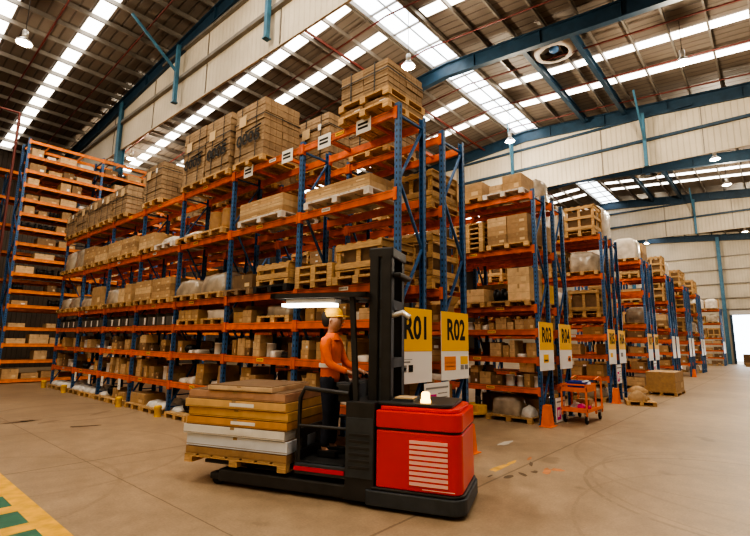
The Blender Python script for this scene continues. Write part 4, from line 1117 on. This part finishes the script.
# operator platform, rails, guard
one('operator_platform', lambda b: [b.box(1.3, 1.97, -.96, -.04, .26, .38, M['truckgrey']), b.box(1.34, 1.94, -.92, -.08, .38, .395, M['rubber'])], tr, bevel=.01)
one('red_edge_strip', lambda b: b.box(1.32, 1.97, -.04, -.025, .3, .345, mat('strip_red', (.6, .03, .05), .5)), tr)
one('control_console', lambda b: [b.box(1.3, 1.45, -.9, -.1, 1.1, 1.3, M['truckblack']), b.box(1.31, 1.5, -.85, -.15, 1.26, 1.32, M['truckgrey']), b.tube([(1.42, -.68, 1.32), (1.46, -.68, 1.42)], .025, M['truckblack']), b.tube([(1.42, -.32, 1.32), (1.46, -.32, 1.42)], .025, M['truckblack'])], tr, bevel=.01)
for y in (-.08, -.92):
    one('side_rail', lambda b: [b.tube([(1.3, y, 1.2), (1.88, y, 1.24), (1.94, y, 1.12), (1.94, y, .38)], .028, M['truckblack']), b.tube([(1.3, y, .8), (1.94, y, .8)], .02, M['truckblack'])], tr)
for y in (-.12, -.88): one('guard_pillar', lambda b: b.bar((1.22, y, 1.1), (1.3, y, 2.36), .05, .06, M['truckblack']), tr)
gd = one('overhead_guard', lambda b: [b.box(1.1, 2.42, -.95, -.88, 2.34, 2.4, M['truckblack']), b.box(1.1, 2.42, -.12, -.05, 2.34, 2.4, M['truckblack']), b.box(2.35, 2.42, -.95, -.05, 2.34, 2.4, M['truckblack']), b.box(1.1, 1.2, -.95, -.05, 2.34, 2.4, M['truckblack'])] + [b.box(1.2+.165*k, 1.225+.165*k, -.9, -.1, 2.35, 2.385, M['truckblack']) for k in range(8)], tr)
wl = one('work_light', lambda b: [b.box(1.55, 2.25, -.34, -.16, 2.28, 2.335, M['lampbody'])], gd)
one('light_tube', lambda b: b.box(1.58, 2.3, -.33, -.14, 2.24, 2.281, M['worklight']), wl)
# legs and forks
for y in (-.86, -.14):
    one('outrigger_leg', lambda b: [b.box(.95, 3.05, y-.1, y+.1, .05, .2, M['truckblack']), b.box(3.05, 3.2, y-.07, y+.07, .06, .14, M['truckblack'])], tr, bevel=.02)
    one('load_wheel', lambda b: b.lathe([(.02, -.05), (.075, -.05), (.075, .05), (.02, .05)], M['rubber'], T=Matrix.Translation((3.1, y, .075)) @ Matrix.Rotation(PI/2, 4, 'X')), tr)
for y in (-.72, -.28): one('fork', lambda b: [b.box(1.99, 3.4, y-.07, y+.07, .21, .25, M['truckblack']), b.box(1.97, 2.01, y-.07, y+.07, .21, .7, M['truckblack'])], tr)
one('fork_carriage', lambda b: [b.box(1.95, 1.99, -.92, -.08, .38, .5, M['truckblack']), b.box(1.95, 1.99, -.92, -.08, .65, .75, M['truckblack'])], tr)
for sx, y in ((.3, -.85), (.3, -.12)): one('drive_wheel', lambda b: b.lathe([(.03, -.06), (.12, -.06), (.13, 0), (.12, .06), (.03, .06)], M['rubber'], T=Matrix.Translation((sx, y, .13)) @ Matrix.Rotation(PI/2, 4, 'X'), n=18), tr)
# the load
def TW(x, y, z): 
    c, s = math.cos(ang), math.sin(ang); return (TO.x+c*x-s*y, TO.y+s*x+c*y, z)
o = raw_pallet(1.5, 1.0, 'wood', TW(2.81, -.5, .251), ang); o.scale = (1, 1, .8); tag(o, 'wooden pallet on the forks of the red truck', 'pallet')
z = .251+.105
lay = [('brown', .10, 'k_brown', 'brown'), ('white', .155, 'wl', 'pale blue-white'), ('white', .12, 'ww', 'off-white'), ('gold', .10, 'go', 'orange-tan'), ('gold', .115, 'gg', 'golden tan'), ('gold', .11, 'gh', 'yellow-tan'), ('pink', .11, 'pk', 'pinkish brown'), ('top', .07, 'tp', 'pale brown')]
M['wl'] = mat('pack_bluewhite', (.66, .7, .77), .5, noise=.08, nscale=4); M['ww'] = mat('pack_white', (.72, .7, .66), .5, noise=.1, nscale=4)
M['go'] = mat('pack_orange', (.58, .29, .09), .7, noise=.12); M['gg'] = mat('pack_gold', (.62, .37, .13), .7, noise=.12); M['gh'] = mat('pack_gold2', (.64, .4, .17), .7, noise=.12)
M['pk'] = mat('pack_pink', (.46, .27, .17), .7, noise=.15); M['tp'] = mat('pack_top', (.6, .43, .27), .7, noise=.15)
r7 = random.Random(4)
for k, (nm, h, mk, word) in enumerate(lay):
    w = 1.5 if k < 6 else (1.46 if k == 6 else .95); x = 2.82+r7.uniform(-.02, .03)+(0 if k < 7 else -.05)
    def f(b):
        hh = h-.012
        b.box(-w/2, w/2, -.5, .5, 0, hh, M[mk]); b.box(-w/2-.002, w/2+.002, -.502, -.5, hh*.45, hh*.55, M['k_dark']) if False else None
        b.box(-w/2+.0, w/2, .5, .503, hh*.12, hh*.16, M['k_dark']); b.box(-w*.2, w*.04, .5, .504, hh*.3, hh*.75, M['paper'] if k in (3, 5) else M[mk])
        b.box(-.03, .03, -.502, .503, hh-.03, hh+.002, M['tape']); b.box(-w/2+.02, w/2-.02, -.48, .48, hh, h-.001, M['k_dark'])
    o = one('flat_pack', f, None, TW(x, -.5+r7.uniform(-.02, .02), z), ang+r7.uniform(-.015, .015), .008); z += h
    tag(o, '%s flat pack in the load on the red truck, layer %s from below' % (word, NUM[k+1]), 'flat pack', 'flat packs on the truck')

# ------------------------------------------------------------------ the driver
def skin(name, chains, m, parent, sub=2):
    """chains: list of [(x,y,z,rx,ry)...]; a chain may start with the index of an existing vertex"""
    vs = []; es = []; rad = []
    for ch in chains:
        prev = None
        for it in ch:
            if isinstance(it, int): prev = it; continue
            vs.append(it[:3]); rad.append((it[3], it[4] if len(it) > 4 else it[3])); i = len(vs)-1
            if prev is not None: es.append((prev, i))
            prev = i
    me = bpy.data.meshes.new(name); me.from_pydata(vs, es, []); me.materials.append(m)
    o = link(name, me, parent); md = o.modifiers.new('skin', 'SKIN'); md.use_smooth_shade = True
    sv = me.skin_vertices[0].data
    for i, r_ in enumerate(rad): sv[i].radius = r_
    sv[0].use_root = True
    s2 = o.modifiers.new('sub', 'SUBSURF'); s2.levels = sub; s2.render_levels = sub
    return o
# person faces local +y; stands on the platform, hands on the console
pr_root = empty('person', TW(1.75, -.5, .396), ang+PI/2); tag(pr_root, 'truck driver in orange vest and yellow cap standing on the platform, hands on the controls', 'person')
chains = [[(0, 0, .95, .13, .1), (0, 0, 1.08, .125, .095), (0, .01, 1.25, .145, .105), (0, .0, 1.4, .13, .09), (0, 0, 1.49, .055, .06), (0, .015, 1.545, .055, .06), (0, .04, 1.6, .1, .125), (0, .035, 1.69, .115, .145), (0, .02, 1.77, .09, .115)]]
nidx = 9
for s in (-1, 1):
    chains.append([0, (s*.09, 0, .9, .085), (s*.1, .02, .68, .075), (s*.105, .03, .48, .056), (s*.11, .01, .28, .052), (s*.115, -.01, .09, .04), (s*.12, .05, .045, .04, .04), (s*.13, .14, .03, .035, .03)]); nidx += 7
    chains.append([3, (s*.17, 0, 1.41, .06), (s*.22, .04, 1.28, .047), (s*.25, .1, 1.13, .042), (s*.22, .24, 1.07, .034), (s*.19, .36, 1.03, .026), (s*.185, .41, 1.015, .035, .018)])
    wr = nidx+5; nidx += 6
    for q in range(4):
        fx = s*.185+(q-1.5)*.019; L_ = (.03, .036, .034, .026)[q]
        chains.append([wr, (fx, .44, 1.012, .009), (fx, .44+L_, .998, .008), (fx, .44+L_+.008, .975, .007)]); nidx += 3
    chains.append([wr, (s*.185-s*.034, .405, 1.005, .01), (s*.185-s*.048, .43, .99, .008)]); nidx += 2
body = skin('body', chains, M['skin'], pr_root, 1)
skin('trousers', [[(0, 0, .96, .15, .12), (0, 0, 1.04, .145, .115)], [0, (-.09, 0, .88, .1), (-.1, .02, .68, .088), (-.105, .03, .48, .07), (-.11, .01, .28, .066), (-.115, -.01, .1, .062)], [0, (.09, 0, .88, .1), (.1, .02, .68, .088), (.105, .03, .48, .07), (.11, .01, .28, .066), (.115, -.01, .1, .062)]], M['navy'], pr_root, 1)
skin('vest', [[(0, 0, .86, .17, .135), (0, 0, .98, .168, .13), (0, 0, 1.1, .165, .128), (0, .01, 1.26, .175, .13), (0, 0, 1.4, .155, .11), (0, 0, 1.5, .1, .095)], [4, (-.165, 0, 1.415, .08)], [4, (.165, 0, 1.415, .08)]], M['hivis'], pr_root, 2)
for s in (-1, 1): skin('sleeve', [[(s*.09, 0, 1.42, .08), (s*.165, 0, 1.415, .088), (s*.22, .04, 1.28, .06), (s*.25, .1, 1.13, .054), (s*.22, .24, 1.07, .045), (s*.2, .33, 1.04, .04)]], M['hivis'], pr_root, 1)
one('reflective_band', lambda b: b.lathe([(.178, 1.08), (.18, 1.13)], M['reflect'], n=20, T=Matrix.Diagonal((1, .8, 1, 1))), pr_root)
for s in (-1, 1): one('shoe', lambda b: b.prism(rr_poly(-.055, .055, -.08, .19, .04, .04, 4), 0, .08, M['rubber']), pr_root, (s*.12, 0, 0), 0, .015)
one('hair', lambda b: b.lathe([(.07, 1.6), (.092, 1.64), (.104, 1.73), (.09, 1.79), (0, 1.82)], M['hair'], n=16, T=Matrix.Translation((0, -.028, 0)) @ Matrix.Diagonal((1, 1.1, 1, 1))), pr_root)
def f(b):
    T = Matrix.Translation((0, .02, 0)) @ Matrix.Diagonal((1, 1.15, 1, 1))
    b.lathe([(.112, 1.725), (.112, 1.77), (.1, 1.82), (.06, 1.86), (0, 1.87)], M['cap'], n=18, T=T)
    b.prism([(-.09, .1), (.09, .1), (.08, .2), (.04, .235), (-.04, .235), (-.08, .2)], 1.73, 1.742, M['cap'])
one('cap', f, pr_root)
for s in (-1, 1): one('eye', lambda b: b.lathe([(0, -.008), (.008, -.004), (.01, 0), (.008, .004), (0, .008)], M['ink'], c=(s*.034, .158, 1.69), n=8), pr_root)
one('nose', lambda b: b.add([(-.018, .14, 1.645), (.018, .14, 1.645), (0, .192, 1.65), (0, .148, 1.705)], [(0, 1, 2), (0, 2, 3), (2, 1, 3), (1, 0, 3)], M['skin']), pr_root)

one('mouth', lambda b: b.box(-.025, .025, .14, .162, 1.612, 1.62, mat('lips', (.35, .12, .1), .5)), pr_root)
for s in (-1, 1): one('ear', lambda b: b.lathe([(0, -.03), (.012, -.02), (.016, 0), (.012, .02), (0, .03)], M['skin'], c=(s*.1, .03, 1.68), n=8), pr_root)
one('collar', lambda b: b.lathe([(.12, 1.43), (.085, 1.5), (.072, 1.52), (.066, 1.5)], M['hivis'], n=16, T=Matrix.Translation((0, .01, 0))), pr_root)
# ------------------------------------------------------------------ lamps, pipes, fan
def lamp(x, y, label, zb=12.5, energy=1100):
    e = empty('high_bay_lamp', (x, y, zb)); tag(e, label, 'lamp', 'high bay lamps')
    zt_ = roofz(y)-.2-zb
    link('hook', cached(('hook', round(zt_, 1)), lambda b: b.tube([(0, 0, .5), (0, 0, zt_)], .012, M['darkmetal'], 6)), e)
    link('ballast', cached(('ballast',), lambda b: b.lathe([(0, .52), (.08, .52), (.1, .48), (.1, .28), (.07, .25)], M['lampbody'])), e)
    link('lamp_shade', cached(('shade',), lambda b: b.lathe([(.07, .25), (.12, .2), (.24, .08), (.27, 0), (.265, 0), (.23, .08), (.11, .19)], M['lampbody'])), e)
    link('bulb', cached(('bulb',), lambda b: b.lathe([(0, -.04), (.1, -.03), (.2, .03), (.21, .06), (0, .12)], M['lampglow'])), e)
    ld = bpy.data.lights.new('warm_light', 'POINT'); ld.energy = energy; ld.color = (1, .86, .66); ld.shadow_soft_size = .25
    l = bpy.data.objects.new('warm_light', ld); COL.objects.link(l); l.location = (0, 0, -.4); l.parent = e
lamp(3.1, 20.0, 'lit high bay lamp above the tall orange rack, beside a roof light strip', energy=350)
lamp(13.3, 10.0, 'lit high bay lamp just above the topmost pallet load of R01')
lamp(19.8, 1.8, 'lit high bay lamp under the roof beyond the round roof fan')
lamp(22.2, 9.9, 'lit high bay lamp at the far end of the ridge skylight')
lamp(31.9, 1.85, 'lit high bay lamp seen below the second cream curtain wall')
lamp(37.6, 1.7, 'lit high bay lamp hanging before the end wall rafter')
lamp(54.5, 1.5, 'farthest lit high bay lamp in front of the end wall'); lamp(54.8, 9.7, 'lit high bay lamp over the farthest racks')
lamp(10.2, 28.5, 'lit high bay lamp beside the blue column above the tall rack')
for x, y, en in ((3.1, 10., 700), (3.1, 1.8, 1100), (-5., 12., 500), (-5., 3., 1100)):    # added lights without fixtures, brightening R01 from above and behind the viewer
    ld = bpy.data.lights.new('warm_light', 'POINT'); ld.energy = en; ld.color = (1, .86, .66); ld.shadow_soft_size = .25
    l = bpy.data.objects.new('warm_light', ld); COL.objects.link(l); l.location = (x, y, 12.1)
sp = empty('sprinkler_pipework', (0, 0, 0)); tag(sp, 'dark red sprinkler pipes running under the whole roof', 'pipe')
for x in (1.2, 4.0, 6.6, 10.2, 12.8, 15.6, 19.3, 22.3, 25.2, 29, 33, 37):
    one('branch_pipe', lambda b: [b.tube([(x, Y0+.3, roofz(Y0)-.42), (x, YR, ZR-.42), (x, Y1-.3, roofz(Y1)-.42)], .035, M['redpipe'], 6)], sp)
one('main_pipe', lambda b: b.tube([(X0+1, 13.6, roofz(13.6)-.5), (40, 13.6, roofz(13.6)-.5)], .06, M['redpipe'], 8), sp)
rp = empty('riser_pipe', (3.72, 22.7, 0)); tag(rp, 'red sprinkler riser pipe climbing the end of the tall rack', 'pipe')
one('vertical_pipe', lambda b: b.tube([(0, 0, 0), (0, 0, 10.9)], .05, M['redpipe'], 8), rp)
one('horizontal_pipe', lambda b: b.tube([(0, 0, 10.9), (-6, .6, 11.0)], .045, M['redpipe'], 8), rp)
fan = empty('roof_fan', (18.85, 6.25, 14.68)); tag(fan, 'round cream roof ventilator with blue motor between two roof beams', 'fan')
def f(b):
    b.lathe([(.98, .45), (1.02, .3), (1.05, .1), (1.02, -.08), (.93, -.24), (.78, -.34), (.62, -.38), (.58, -.36), (.6, -.33), (.76, -.28), (.9, -.1), (.95, .1), (.93, .45)], M['cream'], n=32)
one('housing', f, fan)
for k in range(6): 
    T = Matrix.Rotation(k*PI/3, 4, 'Z') @ Matrix.Rotation(.35, 4, 'X')
    one('blade', lambda b: b.box(.16, .8, -.12, .12, -.008, .008, M['lampbody'], T), fan, (0, 0, .12))
one('motor', lambda b: b.lathe([(0, -.26), (.15, -.26), (.2, -.22), (.2, .14), (.12, .2), (0, .2)], M['motorblue'], n=20), fan)
for a in (0, PI/2): one('motor_bracket', lambda b: b.box(-.9, .9, -.03, .03, -.06, -.02, M['steelblue'], Matrix.Rotation(a+.4, 4, 'Z')), fan)
one('upstand', lambda b: [b.box(-1.0, 1.0, s*1.0-.03, s*1.0+.03, .1, .28, M['galv']) for s in (-1, 1)] + [b.box(s*1.0-.03, s*1.0+.03, -1, 1, .1, .28, M['galv']) for s in (-1, 1)], fan)

fan2 = copy_tree(fan); fan2.location = (37.9, 6.25, 14.68); fan2['label'] = 'second round roof ventilator, farther along beyond the cream curtain wall'; fan['group'] = fan2['group'] = 'roof ventilators'
# ------------------------------------------------------------------ text sizing
bpy.context.view_layer.update()
DG = bpy.context.evaluated_depsgraph_get()
for o, w, h in TEXTS:
    d = o.dimensions
    if d.x > 0 and d.y > 0: sc_ = (w/d.x, h/d.y, 1)
    me = bpy.data.meshes.new_from_object(o.evaluated_get(DG))
    n_ = link(o.name.split('.')[0], me, o.parent, o.location, o.rotation_euler); n_.scale = sc_
    if not me.materials: me.materials.append(M['ink'])
    bpy.data.objects.remove(o)

# ------------------------------------------------------------------ light, world, camera
w = bpy.data.worlds.new('world'); SC.world = w; w.use_nodes = True
bg = w.node_tree.nodes['Background']; bg.inputs[0].default_value = (.82, .92, 1., 1); bg.inputs[1].default_value = 5.
cam = bpy.data.cameras.new('camera'); cam.sensor_fit = 'HORIZONTAL'; cam.sensor_width = 36; cam.lens = 461/750*36; cam.clip_end = 300
co = bpy.data.objects.new('camera', cam); COL.objects.link(co)
Rm = Matrix(((0.6552661837601513, -0.12915540465188974, -0.7442748886464021), (-0.7552754725649837, -0.0942673889148163, -0.6485927997818995), (0.013608415122571344, 0.9871334969680592, -0.15931814147002338)))
co.matrix_world = Matrix.Translation((0, 0, H)) @ Rm.to_4x4()
SC.camera = co
SC.view_settings.view_transform = 'AgX'
SC.view_settings.look = 'AgX - High Contrast'
SC.view_settings.exposure = .0
SC.cycles.max_bounces = 8; SC.cycles.diffuse_bounces = 4; SC.cycles.sample_clamp_indirect = 6
print('OBJECTS', len(SC.objects), 'REG', len(REG))
from collections import Counter
print(Counter(o.name.split('.')[0] for o in SC.objects if o.parent is None).most_common(30))
